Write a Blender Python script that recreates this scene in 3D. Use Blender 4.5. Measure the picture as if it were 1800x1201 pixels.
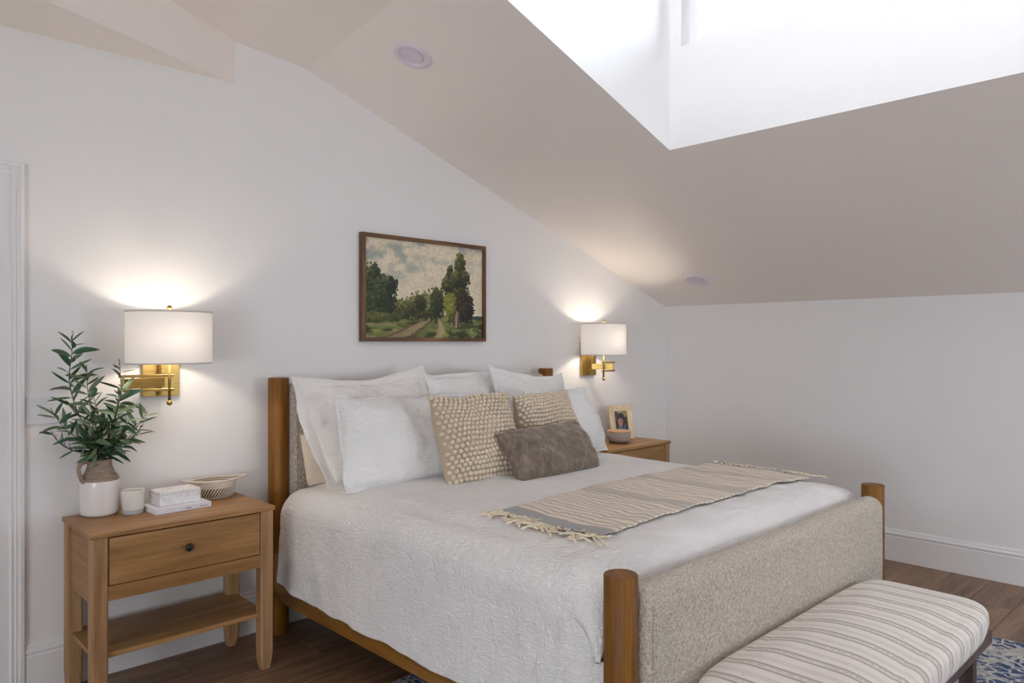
import bpy, bmesh, math, random
import numpy as np
from mathutils import Vector, Matrix, noise as mn
from math import sin, cos, pi, radians

for o in list(bpy.data.objects): bpy.data.objects.remove(o)
SC = bpy.context.scene
COL = SC.collection
rnd = random.Random(7)

# ------------------------------------------------------------------ camera, world, light, exposure
cam_d = bpy.data.cameras.new('camera'); cam = bpy.data.objects.new('camera', cam_d); COL.objects.link(cam)
cam.location = (0, 0, 1.5); cam.rotation_euler = (pi/2, 0, radians(45.926-90))
cam_d.sensor_width = 36; cam_d.lens = 25.94; cam_d.shift_y = 0.0007; cam_d.clip_start = 0.05
SC.camera = cam
SC.view_settings.view_transform = 'Standard'; SC.view_settings.look = 'None'
SC.view_settings.gamma = 1; SC.view_settings.use_curve_mapping = False
SC.view_settings.exposure = 0.15
SC.cycles.use_denoising = True
SC.cycles.max_bounces = 12; SC.cycles.diffuse_bounces = 8; SC.cycles.transmission_bounces = 8; SC.cycles.transparent_max_bounces = 12
SC.cycles.sample_clamp_indirect = 6
SC.cycles.caustics_reflective = False; SC.cycles.caustics_refractive = False

SKY = 12.2
world = bpy.data.worlds.new('world'); SC.world = world; world.use_nodes = True
wn = world.node_tree; wn.nodes.clear()
w_out = wn.nodes.new('ShaderNodeOutputWorld'); w_bg = wn.nodes.new('ShaderNodeBackground')
w_bg.inputs[0].default_value = (0.86, 0.928, 1.0, 1); w_bg.inputs[1].default_value = SKY
wn.links.new(w_bg.outputs[0], w_out.inputs[0])

def light(name, typ, loc, energy, color=(1,1,1), **k):
    l = bpy.data.lights.new(name, typ); l.energy = energy; l.color = color
    for a, b in k.items(): setattr(l, a, b)
    o = bpy.data.objects.new(name, l); COL.objects.link(o); o.location = loc
    return o
def area(name, loc, direction, sx, sy, energy, color=(1,1,1), portal=False):
    o = light(name, 'AREA', loc, energy, color, shape='RECTANGLE', size=sx, size_y=sy)
    o.rotation_euler = Vector(direction).to_track_quat('-Z', 'Y').to_euler()
    if portal: o.data.cycles.is_portal = True
    return o
# room size
D = 3.678; XR = 5.417; XL = -3.4; YB = -2.6
ZK = 1.808; X0 = 2.002; Z0 = 2.992; SL = 0.3467
def zslope(x): return Z0 - SL*(x-X0)
def zflat(x, y): return Z0 - .095*(x-X0) - .024*(y-D)
# dormer
DX0, DX1, DY0, DY1, DZ = 1.99, 3.346, -2.4, 2.246, 4.25
WZ0, WZ1, WY0, WY1 = 3.06, 4.12, -2.25, 2.175
# sky portals in the window openings; back and left windows are added, unseen
area('dormer_portal', (DX1+.17, (WY0+WY1)/2, (WZ0+WZ1)/2), (-1,0,0), WY1-WY0, WZ1-WZ0, 1, portal=True)
BWX = (3.45, 5.3); BWZ = (0.95, 1.68)
area('back_portal', ((BWX[0]+BWX[1])/2, YB-.13, (BWZ[0]+BWZ[1])/2), (0,1,0), BWX[1]-BWX[0], BWZ[1]-BWZ[0], 1, portal=True)
LWY = (-2.35, 0.25); LWZ = (0.40, 1.65)
area('left_portal', (XL-.13, (LWY[0]+LWY[1])/2, (LWZ[0]+LWZ[1])/2), (1,0,0), LWY[1]-LWY[0], LWZ[1]-LWZ[0], 1, portal=True)
LAMP_W = 4.4
LAMP_C = (1.0, 0.87, 0.72)

# ------------------------------------------------------------------ helpers
def link(o, parent=None):
    COL.objects.link(o)
    if parent is not None: o.parent = parent
    return o
def tag(o, label=None, cat=None, group=None, kind=None):
    if label: o['label'] = label
    if cat: o['category'] = cat
    if group: o['group'] = group
    if kind: o['kind'] = kind
    return o
def empty(name, loc=(0,0,0), rz=0, label=None, cat=None, group=None):
    o = bpy.data.objects.new(name, None); link(o); o.location = loc; o.rotation_euler = (0,0,rz)
    o.empty_display_size = .1
    return tag(o, label, cat, group)
def mobj(name, bm, mat, parent=None, smooth=False, recalc=True, loc=None):
    if recalc: bmesh.ops.recalc_face_normals(bm, faces=bm.faces)
    me = bpy.data.meshes.new(name); bm.to_mesh(me); bm.free()
    if smooth:
        for p in me.polygons: p.use_smooth = True
    if mat:
        for m in (mat if isinstance(mat, (list, tuple)) else [mat]): me.materials.append(m)
    o = bpy.data.objects.new(name, me); link(o, parent)
    if loc is not None: o.location = loc
    return o
def pyobj(name, vs, fs, mat, parent=None, smooth=True):
    me = bpy.data.meshes.new(name); me.from_pydata([tuple(v) for v in vs], [], fs); me.update()
    if smooth: me.polygons.foreach_set('use_smooth', [True]*len(me.polygons))
    if mat: me.materials.append(mat)
    return link(bpy.data.objects.new(name, me), parent)
def box(bm, x0, x1, y0, y1, z0, z1, bev=0, seg=2):
    r = bmesh.ops.create_cube(bm, size=1)
    vs = r['verts']
    for v in vs:
        v.co = Vector(((x0+x1)/2 + v.co.x*(x1-x0), (y0+y1)/2 + v.co.y*(y1-y0), (z0+z1)/2 + v.co.z*(z1-z0)))
    if bev:
        es = list({e for v in vs for e in v.link_edges})
        bmesh.ops.bevel(bm, geom=es, offset=bev, segments=seg, affect='EDGES', profile=.5)
    return bm
def B(*a, **k):
    bm = bmesh.new(); box(bm, *a, **k); return bm
def cyl(bm, c, r0, r1, z0, z1, n=32, cap=True):
    ra = []; 
    for z, r in ((z0, r0), (z1, r1)):
        ra.append([bm.verts.new((c[0]+r*cos(2*pi*i/n), c[1]+r*sin(2*pi*i/n), z)) for i in range(n)])
    for i in range(n): bm.faces.new((ra[0][i], ra[0][(i+1)%n], ra[1][(i+1)%n], ra[1][i]))
    if cap: bm.faces.new(ra[0][::-1]); bm.faces.new(ra[1])
    return bm
def lathe(bm, prof, n=40, c=(0,0), ax=1.0, ay=1.0, capb=True, capt=False):
    rings = [[bm.verts.new((c[0]+ax*r*cos(2*pi*i/n), c[1]+ay*r*sin(2*pi*i/n), z)) for i in range(n)] for r, z in prof]
    for a, b in zip(rings, rings[1:]):
        for i in range(n): bm.faces.new((a[i], a[(i+1)%n], b[(i+1)%n], b[i]))
    if capb: bm.faces.new(rings[0][::-1])
    if capt: bm.faces.new(rings[-1])
    return bm
def tube(bm, pts, rad, n=8, closed=False, cap=True):
    pts = [Vector(p) for p in pts]; N = len(pts)
    rads = rad if isinstance(rad, (list, tuple)) else [rad]*N
    rings = []; up = None
    for i, p in enumerate(pts):
        if closed: t = pts[(i+1)%N]-pts[i-1]
        else: t = pts[min(i+1, N-1)]-pts[max(i-1, 0)]
        t.normalize()
        if up is None:
            up = Vector((0,0,1)) if abs(t.z) < .9 else Vector((1,0,0))
        s = t.cross(up); s.normalize(); up = s.cross(t); up.normalize()
        rings.append([bm.verts.new(p + (s*cos(2*pi*k/n)+up*sin(2*pi*k/n))*rads[i]) for k in range(n)])
    for i in range(N if closed else N-1):
        a, b = rings[i], rings[(i+1)%N]
        for k in range(n): bm.faces.new((a[k], a[(k+1)%n], b[(k+1)%n], b[k]))
    if cap and not closed: bm.faces.new(rings[0][::-1]); bm.faces.new(rings[-1])
    return bm
def prism(bm, pts, fn, d0, d1):
    """extrude a closed 2-D outline; fn(p, d) -> 3-D"""
    a = [bm.verts.new(fn(p, d0)) for p in pts]; b = [bm.verts.new(fn(p, d1)) for p in pts]
    n = len(pts)
    for i in range(n): bm.faces.new((a[i], a[(i+1)%n], b[(i+1)%n], b[i]))
    bm.faces.new(a[::-1]); bm.faces.new(b)
    return bm
def dup(o, parent=None):
    c = o.copy(); link(c, parent)
    if parent is not None:
        c.matrix_parent_inverse = o.matrix_parent_inverse
    for ch in list(o.children): dup(ch, c)
    return c

# ------------------------------------------------------------------ materials
class M:
    def __init__(s, name):
        s.m = bpy.data.materials.new(name); s.m.use_nodes = True; s.t = s.m.node_tree
        s.b = s.t.nodes['Principled BSDF']; s.out = s.t.nodes['Material Output']
    def n(s, typ, **k):
        nd = s.t.nodes.new('ShaderNode'+typ)
        for a, b in k.items():
            if a.startswith('_'): nd.inputs[a[1:].replace('_', ' ')].default_value = b
            else: setattr(nd, a, b)
        return nd
    def l(s, a, b): s.t.links.new(a, b); return b
    def coord(s, scale=(1,1,1), kind='Object', rot=(0,0,0), loc=(0,0,0)):
        c = s.n('TexCoord'); mp = s.n('Mapping'); s.l(c.outputs[kind], mp.inputs[0])
        mp.inputs['Scale'].default_value = scale; mp.inputs['Rotation'].default_value = rot; mp.inputs['Location'].default_value = loc
        return mp.outputs[0]
    def noise(s, vec, scale=5, detail=4, rough=.5, dist=0):
        nd = s.n('TexNoise'); s.l(vec, nd.inputs['Vector'])
        nd.inputs['Scale'].default_value = scale; nd.inputs['Detail'].default_value = detail
        nd.inputs['Roughness'].default_value = rough; nd.inputs['Distortion'].default_value = dist
        return nd.outputs['Fac']
    def voro(s, vec, scale=5, feature='F1', out='Distance', rand=1.0):
        nd = s.n('TexVoronoi'); nd.feature = feature; s.l(vec, nd.inputs['Vector']); nd.inputs['Scale'].default_value = scale
        nd.inputs['Randomness'].default_value = rand
        return nd.outputs[out]
    def ramp(s, fac, stops, interp='LINEAR'):
        nd = s.n('ValToRGB'); s.l(fac, nd.inputs[0]); cr = nd.color_ramp; cr.interpolation = interp
        while len(cr.elements) > 1: cr.elements.remove(cr.elements[-1])
        cr.elements[0].position = stops[0][0]; cr.elements[0].color = tuple(stops[0][1])+((1,) if len(stops[0][1]) == 3 else ())
        for p, c in stops[1:]:
            e = cr.elements.new(p); e.color = tuple(c)+((1,) if len(c) == 3 else ())
        return nd.outputs[0]
    def math(s, op, a, b=None, c=None):
        nd = s.n('Math', operation=op)
        for i, v in enumerate((a, b, c)):
            if v is None: continue
            if isinstance(v, (int, float)): nd.inputs[i].default_value = v
            else: s.l(v, nd.inputs[i])
        return nd.outputs[0]
    def mix(s, fac, a, b, blend='MIX'):
        nd = s.n('Mix', data_type='RGBA', blend_type=blend)
        for i, v in ((0, fac), (6, a), (7, b)):
            if isinstance(v, (int, float)): nd.inputs[i].default_value = v
            elif isinstance(v, (tuple, list)): nd.inputs[i].default_value = tuple(v)+((1,) if len(v) == 3 else ())
            else: s.l(v, nd.inputs[i])
        return nd.outputs[2]
    def bump(s, h, strength=.3, dist=.01, prev=None):
        nd = s.n('Bump'); nd.inputs['Strength'].default_value = strength; nd.inputs['Distance'].default_value = dist
        s.l(h, nd.inputs['Height'])
        if prev is not None: s.l(prev, nd.inputs['Normal'])
        s.l(nd.outputs[0], s.b.inputs['Normal']); return nd.outputs[0]
    def col(s, c):
        if isinstance(c, (tuple, list)): s.b.inputs['Base Color'].default_value = tuple(c)+(1,)
        else: s.l(c, s.b.inputs['Base Color'])
    def set(s, **k):
        for a, v in k.items(): s.b.inputs[a.replace('_', ' ')].default_value = v
        return s
def lin(r, g, b):
    f = lambda v: (v/255/12.92) if v/255 <= .04045 else ((v/255+.055)/1.055)**2.4
    return (f(r), f(g), f(b))

def paint(name, c, rough=.6, bump=.04, scale=220):
    m = M(name); m.col(c); m.set(Roughness=rough)
    if bump: m.bump(m.noise(m.coord(), scale, 3), bump, .002)
    return m.m
m_wall = paint('wall_paint', lin(233,232,232))
m_ceil = paint('ceiling_paint', lin(242,235,230))
m_trim = paint('trim_paint', lin(232,231,232), .35, 0)
m_downlight = paint('downlight_white', lin(222,214,226), .45, 0)

def wood(name, dark, mid, light_, axis=0, rough=.45, scale=1.0, vary=.0, streak=1.0):
    m = M(name)
    sc = [9.0*scale]*3; sc[axis] = .7*scale
    v = m.coord(tuple(sc))
    oi = m.n('ObjectInfo'); 
    add = m.n('VectorMath', operation='ADD'); m.l(v, add.inputs[0])
    sm = m.n('VectorMath', operation='SCALE'); cmb = m.n('CombineXYZ')
    for i in range(3): m.l(oi.outputs['Random'], cmb.inputs[i])
    m.l(cmb.outputs[0], sm.inputs[0]); sm.inputs['Scale'].default_value = 37.0
    m.l(sm.outputs[0], add.inputs[1]); v = add.outputs[0]
    a = m.noise(v, 2.2, 6, .6, .6)
    sc2 = m.n('VectorMath', operation='MULTIPLY'); m.l(v, sc2.inputs[0]); q = [9.0]*3; q[axis] = 2.5; sc2.inputs[1].default_value = q
    fine = m.noise(sc2.outputs[0], 2.0, 3, .6)
    mixf = m.math('ADD', m.math('MULTIPLY', a, .72), m.math('MULTIPLY', fine, .28*streak))
    c = m.ramp(mixf, [(.36, dark), (.50, mid), (.62, light_)])
    if vary:
        hs = m.n('HueSaturation'); m.l(c, hs.inputs['Color'])
        m.l(m.math('ADD', m.math('MULTIPLY', oi.outputs['Random'], vary), 1-vary/2), hs.inputs['Value']); c = hs.outputs[0]
    m.col(c); m.set(Roughness=rough)
    m.bump(fine, .12, .002)
    return m.m
OAK = (lin(134,94,50), lin(156,115,68), lin(174,134,86))
m_oak_x = wood('natural_oak_x', *OAK, axis=0); m_oak_z = wood('natural_oak_z', lin(138,102,68), lin(164,126,88), lin(182,146,108), axis=2)
m_oak_y = wood('natural_oak_y', *OAK, axis=1)
HON = (lin(96,60,16), lin(136,92,36), lin(158,112,52))
m_honey_z = wood('honey_oak_z', *HON, axis=2, rough=.35); m_honey_y = wood('honey_oak_y', *HON, axis=1, rough=.4)
m_honey_x = wood('honey_oak_x', *HON, axis=0, rough=.4)
m_walnut_x = wood('walnut_x', lin(62,44,42), lin(88,68,64), lin(108,86,80), axis=0); m_walnut_z = wood('walnut_z', lin(50,36,32), lin(74,56,50), lin(92,72,64), axis=2)
m_floor = wood('floor_oak', lin(92,66,48), lin(124,94,70), lin(148,116,90), axis=0, rough=.42, scale=.8, vary=.12)
m_frame = wood('frame_walnut', lin(60,38,20), lin(104,72,44), lin(132,96,62), axis=0, rough=.45)
m_frame_z = wood('frame_walnut_z', lin(60,38,20), lin(104,72,44), lin(132,96,62), axis=2, rough=.45)
m_pale_wood = wood('pale_wood', lin(196,176,140), lin(214,198,166), lin(224,210,182), axis=2)
m_lid_wood = wood('lid_wood', lin(180,140,104), lin(200,162,126), lin(212,176,140), axis=0)

def simple(name, c, rough=.5, metal=0, bump=0, bs=50, **k):
    m = M(name); m.col(c); m.set(Roughness=rough, Metallic=metal); m.set(**k)
    if bump: m.bump(m.noise(m.coord(), bs, 4), bump, .003)
    return m.m
m_brass = M('aged_brass'); m_brass.set(Metallic=1.0, Roughness=.34)
m_brass.col(m_brass.ramp(m_brass.noise(m_brass.coord((1,1,30)), 14, 4), [(.3, lin(150,122,66)), (.7, lin(186,158,98))])); m_brass = m_brass.m
m_black = simple('black_metal', (.012,.012,.012), .3)
m_plastic = simple('white_plastic', lin(226,226,230), .35)
m_dark = simple('dark_gap', (.02,.018,.016), .8)

def gauze(name, c, c2, strength=.7, scale=1.0, axis='x'):
    """crinkled double gauze cotton: short puckers in both directions"""
    m = M(name)
    v = m.coord((1,1,1)); 
    nz = m.n('TexNoise'); m.l(v, nz.inputs['Vector']); nz.inputs['Scale'].default_value = 9
    mx = m.n('Mix', data_type='VECTOR'); mx.inputs[0].default_value = .035; m.l(v, mx.inputs[4]); m.l(nz.outputs['Color'], mx.inputs[5])
    vv = mx.outputs[1]
    def st(s):
        k = m.n('VectorMath', operation='MULTIPLY'); m.l(vv, k.inputs[0]); k.inputs[1].default_value = s; return k.outputs[0]
    h1 = m.ramp(m.noise(st((15*scale,15*scale,80*scale) if axis == 'z' else (60*scale, 14*scale, 80*scale)), 1.0, 3, .55, .5), [(.40, (0,)*3), (.49, (1,)*3), (.52, (1,)*3), (.62, (.15,)*3)])
    h2 = m.ramp(m.noise(st((62*scale,62*scale,10*scale) if axis == 'z' else (14*scale, 66*scale, 10*scale)), 1.0, 2, .5, .3), [(.40, (0,)*3), (.49, (.9,)*3), (.51, (.9,)*3), (.60, (.1,)*3)])
    msk = m.ramp(m.voro(v, 9*scale, out='Distance'), [(.25, (.2,)*3), (.6, (.9,)*3)])
    h = m.math('ADD', h1, m.math('MULTIPLY', h2, msk))
    weave = m.noise(v, 420, 2)
    h = m.math('ADD', h, m.math('MULTIPLY', weave, .15))
    m.col(m.ramp(m.noise(v, 3.0, 3), [(.35, c), (.65, c2)]))
    m.set(Roughness=.92, Sheen_Weight=.15, Sheen_Roughness=.5)
    m.bump(h, strength, .009)
    return m.m
m_gauze = gauze('white_crinkled_gauze', lin(246,244,243), lin(240,238,237), .6)
m_gauze_v = gauze('white_crinkled_gauze_pillow', lin(246,246,246), lin(240,240,240), .5, axis='z')
m_linen = gauze('soft_white_linen', lin(240,237,235), lin(234,230,227), .4, .7, axis='z')
m_flap = gauze('flap_linen', lin(222,210,202), lin(216,204,196), .45, .8, axis='z')
m_beige = gauze('beige_linen', lin(222,208,190), lin(214,200,182), .25, .7, axis='z')

def boucle(name, c, c2, s=170):
    m = M(name); v = m.coord()
    d = m.voro(v, s, 'SMOOTH_F1'); n2 = m.noise(v, 90, 4, .6)
    h = m.math('ADD', m.math('MULTIPLY', m.math('SUBTRACT', 1, d), .8), n2)
    m.col(m.ramp(m.noise(v, 120, 3, .7), [(.35, c2), (.6, c)]))
    m.set(Roughness=.95, Sheen_Weight=.3); m.bump(h, 1.0, .012); return m.m
m_boucle = boucle('cream_boucle', lin(220,209,194), lin(174,162,147), 120)
m_knit = M('cream_knit'); _v = m_knit.coord()
m_knit.col(m_knit.ramp(m_knit.noise(_v, 60, 3), [(.3, lin(206,190,168)), (.7, lin(224,211,192))])); m_knit.set(Roughness=.95)
m_knit.bump(m_knit.noise(m_knit.coord((1,1,1)), 260, 3), .6, .003); m_knit = m_knit.m
m_knit_base = simple('cream_knit_ground', lin(186,170,148), .95, bump=.5, bs=200)
_m = M('brown_velvet'); _v = _m.coord((1,1,1))
_m.col(_m.ramp(_m.noise(_m.coord((1,1,.45), rot=(0,.5,0)), 30, 7, .7, .5), [(.28, lin(84,72,62)), (.5, lin(116,103,91)), (.72, lin(148,135,122))]))
_m.set(Roughness=.8, Sheen_Weight=.8, Sheen_Roughness=.35); _m.b.inputs['Sheen Tint'].default_value = (.8,.74,.68,1); _m.bump(_m.noise(_v, 260, 3), .35, .003); m_velvet = _m.m

# striped bench cloth: stripes follow local y, repeat along x
_m = M('striped_bench_cloth'); _c = _m.n('TexCoord'); _s = _m.n('SeparateXYZ'); _m.l(_c.outputs['Object'], _s.inputs[0])
_w = _m.math('MULTIPLY', _m.math('SUBTRACT', _m.noise(_m.coord((30,6,6)), 2, 2), .5), .004)
_x = _m.math('ADD', _s.outputs[0], _w)
_fr = _m.math('FRACT', _m.math('DIVIDE', _m.math('ADD', _x, 5.0), .126))
W_, G_, BR_ = lin(234,227,220), lin(180,171,165), lin(140,118,98)
stripe = _m.ramp(_fr, [(0, W_), (.10, W_), (.115, G_), (.20, G_), (.21, W_), (.25, W_), (.262, lin(196,186,176)), (.29, W_), (.33, W_), (.34, G_), (.44, G_), (.45, W_),
                      (.66, W_), (.675, lin(204,197,191)), (.70, lin(204,197,191)), (.715, W_), (.76,W_),(.775,lin(204,197,191)),(.80,lin(204,197,191)),(.815,W_)], 'LINEAR')
line = _m.ramp(_fr, [(0, (0,)*3), (.262, (0,)*3), (.268, (1,)*3), (.29, (1,)*3), (.296, (0,)*3)])
dash = _m.ramp(_m.noise(_m.coord((6,70,70)), 1.6, 3, .7), [(.47, (0,)*3), (.53, (1,)*3)])
speck = _m.ramp(_m.noise(_m.coord((260,46,60)), 1.0, 2, .6), [(.66, (0,)*3), (.70, (1,)*3)])
inzone = _m.ramp(_fr, [(0, (0,)*3), (.5, (0,)*3), (.52, (1,)*3), (.62, (1,)*3), (.64, (0,)*3)])
c_ = _m.mix(_m.math('MULTIPLY', line, dash), stripe, BR_)
c_ = _m.mix(_m.math('MULTIPLY', speck, _m.math('MULTIPLY', inzone, .8)), c_, lin(150,138,126))
_m.col(c_); _m.set(Roughness=.9, Sheen_Weight=.2)
_m.bump(_m.noise(_m.coord((1,1,1)), 380, 2), .3, .002); m_bench = _m.m

# throw: cream with thin wavy grey lines along y
_m = M('striped_throw_cloth'); _c = _m.n('TexCoord'); _s = _m.n('SeparateXYZ'); _m.l(_c.outputs['UV'], _s.inputs[0])
_nz = _m.n('TexNoise'); _mp = _m.n('Mapping'); _m.l(_c.outputs['UV'], _mp.inputs[0]); _mp.inputs['Scale'].default_value = (3.0, 2.6, 1); _m.l(_mp.outputs[0], _nz.inputs[0]); _nz.inputs['Scale'].default_value = 1.6; _nz.inputs['Detail'].default_value = 2
_wv = _m.math('MULTIPLY', _m.math('SUBTRACT', _nz.outputs['Fac'], .5), .045)
_x = _m.math('ADD', _s.outputs[0], _wv)
fr = _m.math('FRACT', _m.math('MULTIPLY', _x, 50.0))
ln = _m.ramp(fr, [(0, (0,)*3), (.52, (0,)*3), (.60, (1,)*3), (.84, (1,)*3), (.94, (0,)*3)])
def band(x, a, b, e=.012):
    return _m.ramp(x, [(0, (0,)*3), (max(a-e, 0.001), (0,)*3), (a, (1,)*3), (b, (1,)*3), (b+e, (0,)*3)])
grp = _m.math('MAXIMUM', band(_x, .31, .355), band(_x, .56, .60))
grp = _m.math('MAXIMUM', grp, band(_x, .80, .825))
CR, GY = lin(226,213,196), lin(152,149,146)
wide = _m.ramp(fr, [(0, (1,)*3), (.30, (1,)*3), (.36, (0,)*3), (.44, (0,)*3), (.5, (1,)*3)])
msk = _m.math('MAXIMUM', _m.math('MULTIPLY', ln, .66), _m.math('MULTIPLY', grp, _m.math('MULTIPLY', wide, .62)))
cc = _m.mix(msk, CR, GY)
e1 = _m.ramp(_s.outputs[0], [(0, (1,)*3), (.055, (1,)*3), (.058, (0,)*3), (.962, (0,)*3), (.966, (1,)*3)])
cc = _m.mix(e1, cc, lin(168,167,166))
_m.col(cc); _m.set(Roughness=.95); _m.bump(_m.math('ADD', fr, _m.noise(_m.coord(), 300, 2)), .25, .002); m_throw = _m.m
m_fringe = simple('fringe_cotton', lin(232,218,194), .95, bump=.4, bs=400)
m_fringe_grey = simple('fringe_grey', lin(120,116,118), .95)

# rug
_m = M('blue_distressed_rug'); _v = _m.coord((1,1,1))
a_ = _m.noise(_v, 9, 5, .6, 1.4); b_ = _m.voro(_m.coord((9,9,9)), 1.0, 'DISTANCE_TO_EDGE'); w_ = _m.n('TexWave'); _m.l(_v, w_.inputs[0]); w_.inputs['Scale'].default_value = 4.5; w_.inputs['Distortion'].default_value = 16; w_.inputs['Detail'].default_value = 3; w_.inputs['Detail Scale'].default_value = 1.6
blue = _m.ramp(_m.noise(_v, 26, 4, .7), [(.3, lin(44,58,92)), (.6, lin(72,92,130)), (.75, lin(110,126,156))])
cream = _m.ramp(_m.noise(_v, 50, 3), [(.3, lin(176,172,166)), (.7, lin(208,203,194))])
mk = _m.ramp(a_, [(.52, (0,)*3), (.56, (1,)*3)])
mk2 = _m.ramp(w_.outputs['Fac'], [(.84, (0,)*3), (.90, (1,)*3)])
mk3 = _m.ramp(b_, [(.02, (1,)*3), (.05, (0,)*3)])
mm = _m.math('MAXIMUM', _m.math('MAXIMUM', _m.math('MULTIPLY', mk, .75), mk2), _m.math('MULTIPLY', mk3, .9))
_m.col(_m.mix(mm, blue, cream)); _m.set(Roughness=1.0); _m.bump(_m.noise(_v, 300, 3), .7, .004); m_rug = _m.m

# lampshade: translucent cloth
_m = M('lampshade_cloth'); tr = _m.n('BsdfTranslucent'); df = _m.n('BsdfDiffuse'); mx = _m.n('MixShader')
tr.inputs[0].default_value = (.93,.89,.84,1); df.inputs[0].default_value = (.86,.84,.82,1); mx.inputs[0].default_value = .055
_m.l(df.outputs[0], mx.inputs[1]); _m.l(tr.outputs[0], mx.inputs[2]); _m.l(mx.outputs[0], _m.out.inputs[0])
wv = _m.n('Bump'); wv.inputs['Strength'].default_value = .15; _m.l(_m.noise(_m.coord((400,400,60)), 1, 2), wv.inputs['Height']); _m.l(wv.outputs[0], df.inputs['Normal']); m_shade = _m.m
m_shade_tape = simple('shade_tape', lin(214,206,200), .8)
_m = M('lamp_bulb_glow'); _m.set(Emission_Strength=30.0); _m.b.inputs['Emission Color'].default_value = (1,.8,.55,1); m_bulb = _m.m

# window glass
_m = M('window_glass'); tp = _m.n('BsdfTransparent'); gl = _m.n('BsdfGlossy'); mx = _m.n('MixShader'); fn = _m.n('Fresnel')
gl.inputs['Roughness'].default_value = .02; fn.inputs[0].default_value = 1.45
_m.l(fn.outputs[0], mx.inputs[0]); _m.l(tp.outputs[0], mx.inputs[1]); _m.l(gl.outputs[0], mx.inputs[2]); _m.l(mx.outputs[0], _m.out.inputs[0]); m_glass = _m.m

# small goods
_m = M('glazed_white_ceramic'); _m.col(lin(228,224,221)); _m.set(Roughness=.22); _m.bump(_m.noise(_m.coord((1,1,.6)), 26, 4), .12, .004); m_glaze = _m.m
_m = M('unglazed_brown_clay'); _v = _m.coord((1,1,4)); _m.col(_m.ramp(_m.noise(_v, 28, 5), [(.3, lin(134,116,100)), (.7, lin(162,144,128))])); _m.set(Roughness=.9); _m.bump(_m.noise(_m.coord((4,4,60)), 3, 4), .3, .003); m_clay = _m.m
_m = M('thick_clear_glass'); _m.col((.86,.88,.88)); _m.set(Roughness=.06, Transmission_Weight=.5, IOR=1.45); m_clear = _m.m
m_milk = simple('milky_candle_glass', lin(232,230,226), .15, Subsurface_Weight=.2)
m_wax = simple('candle_wax', lin(238,230,214), .4)
_m = M('white_marble'); _v = _m.coord((1,1,1)); vn = _m.ramp(_m.noise(_v, 7, 5, .6, 1.6), [(.482, (0,)*3), (.496, (1,)*3), (.5, (1,)*3), (.510, (0,)*3)])
_m.col(_m.mix(_m.math('MULTIPLY', vn, .55), lin(232,231,231), lin(156,160,170))); _m.set(Roughness=.2); m_marble = _m.m
m_paper = simple('book_cover_white', lin(226,226,234), .45); m_pages = simple('book_pages', lin(236,234,230), .8)
m_ink = simple('grey_ink', lin(96,96,106), .7)
m_rope = simple('cream_rope', lin(216,203,188), .95, bump=.5, bs=300)
_m = M('woven_rope_wall'); _s = _m.n('SeparateXYZ'); _c = _m.n('TexCoord'); _m.l(_c.outputs['UV'], _s.inputs[0])
ph = _m.math('FRACT', _m.math('ADD', _m.math('MULTIPLY', _s.outputs[0], 44), _m.math('MULTIPLY', _s.outputs[1], 2.0)))
_m.col(_m.ramp(ph, [(0, lin(216,203,188)), (.5, lin(216,203,188)), (.56, lin(128,98,76)), (.9, lin(128,98,76)), (.96, lin(216,203,188))])); _m.set(Roughness=.95); m_weave = _m.m
_m = M('olive_leaf_green'); _oi = _m.n('ObjectInfo'); g_ = _m.ramp(_oi.outputs['Random'], [(0, lin(38,74,58)), (.35, lin(48,88,60)), (.7, lin(74,104,66)), (1, lin(96,118,80))])
geo = _m.n('NewGeometry'); _m.col(_m.mix(geo.outputs['Backfacing'], g_, _m.mix(.4, g_, lin(134,150,120)))); _m.set(Roughness=.5); m_leaf = _m.m
m_stem = simple('dark_stem', lin(72,52,58), .7)
m_berry = simple('stem_bud', lin(84,58,66), .6)
m_concrete = simple('grey_concrete', lin(170,162,158), .9, bump=.3, bs=90)

# ------------------------------------------------------------------ the room
def quad_obj(name, pts_list, mat, kind='structure', parent=None, thick=0):
    bm = bmesh.new()
    for pts in pts_list: bm.faces.new([bm.verts.new(p) for p in pts])
    bmesh.ops.remove_doubles(bm, verts=bm.verts, dist=1e-5)
    o = mobj(name, bm, mat, parent, recalc=False)
    if kind: o['kind'] = kind
    return o
T = .14
# floor slab + planks
bm = bmesh.new(); box(bm, XL-T, XR+T, YB-T, D+T, -.15, -.012)
floor = mobj('floor', bm, m_dark); floor['kind'] = 'structure'; floor['label'] = 'wide plank oak floor of the bedroom'
PW = .217; rows = []
y = 3.19
k = -2
prng = random.Random(3)
yrow = []
yy = 3.407
while yy > YB-.2: yrow.append(yy); yy -= PW
yrow = [3.407+PW] + yrow
plank_meshes = {}
for r, y0 in enumerate(yrow):
    y1 = min(y0+PW, D); y0c = max(y0, YB)
    if y1-y0c < .01: continue
    x = XL
    offs = prng.uniform(.6, 2.0)
    cuts = [XL]
    if r in (1, 0): cuts = [XL, 1.29, 3.2]
    elif r == 11: cuts = [XL, .3, 2.3, 4.9]
    else:
        xx = XL+offs
        while xx < XR-.5: cuts.append(xx); xx += prng.choice((1.5, 1.9, 2.2))
    cuts.append(XR)
    for a, b in zip(cuts, cuts[1:]):
        key = (round(b-a, 3), round(y1-y0c, 3))
        if key not in plank_meshes:
            bm = bmesh.new(); L, Wd = b-a-.0016, y1-y0c-.0016
            box(bm, -L/2, L/2, -Wd/2, Wd/2, -.012, 0, bev=.0014, seg=1)
            p = mobj('plank', bm, m_floor, floor); plank_meshes[key] = p.data
        else: p = link(bpy.data.objects.new('plank', plank_meshes[key]), floor)
        p.location = ((a+b)/2, (y0c+y1)/2, 0)

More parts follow.
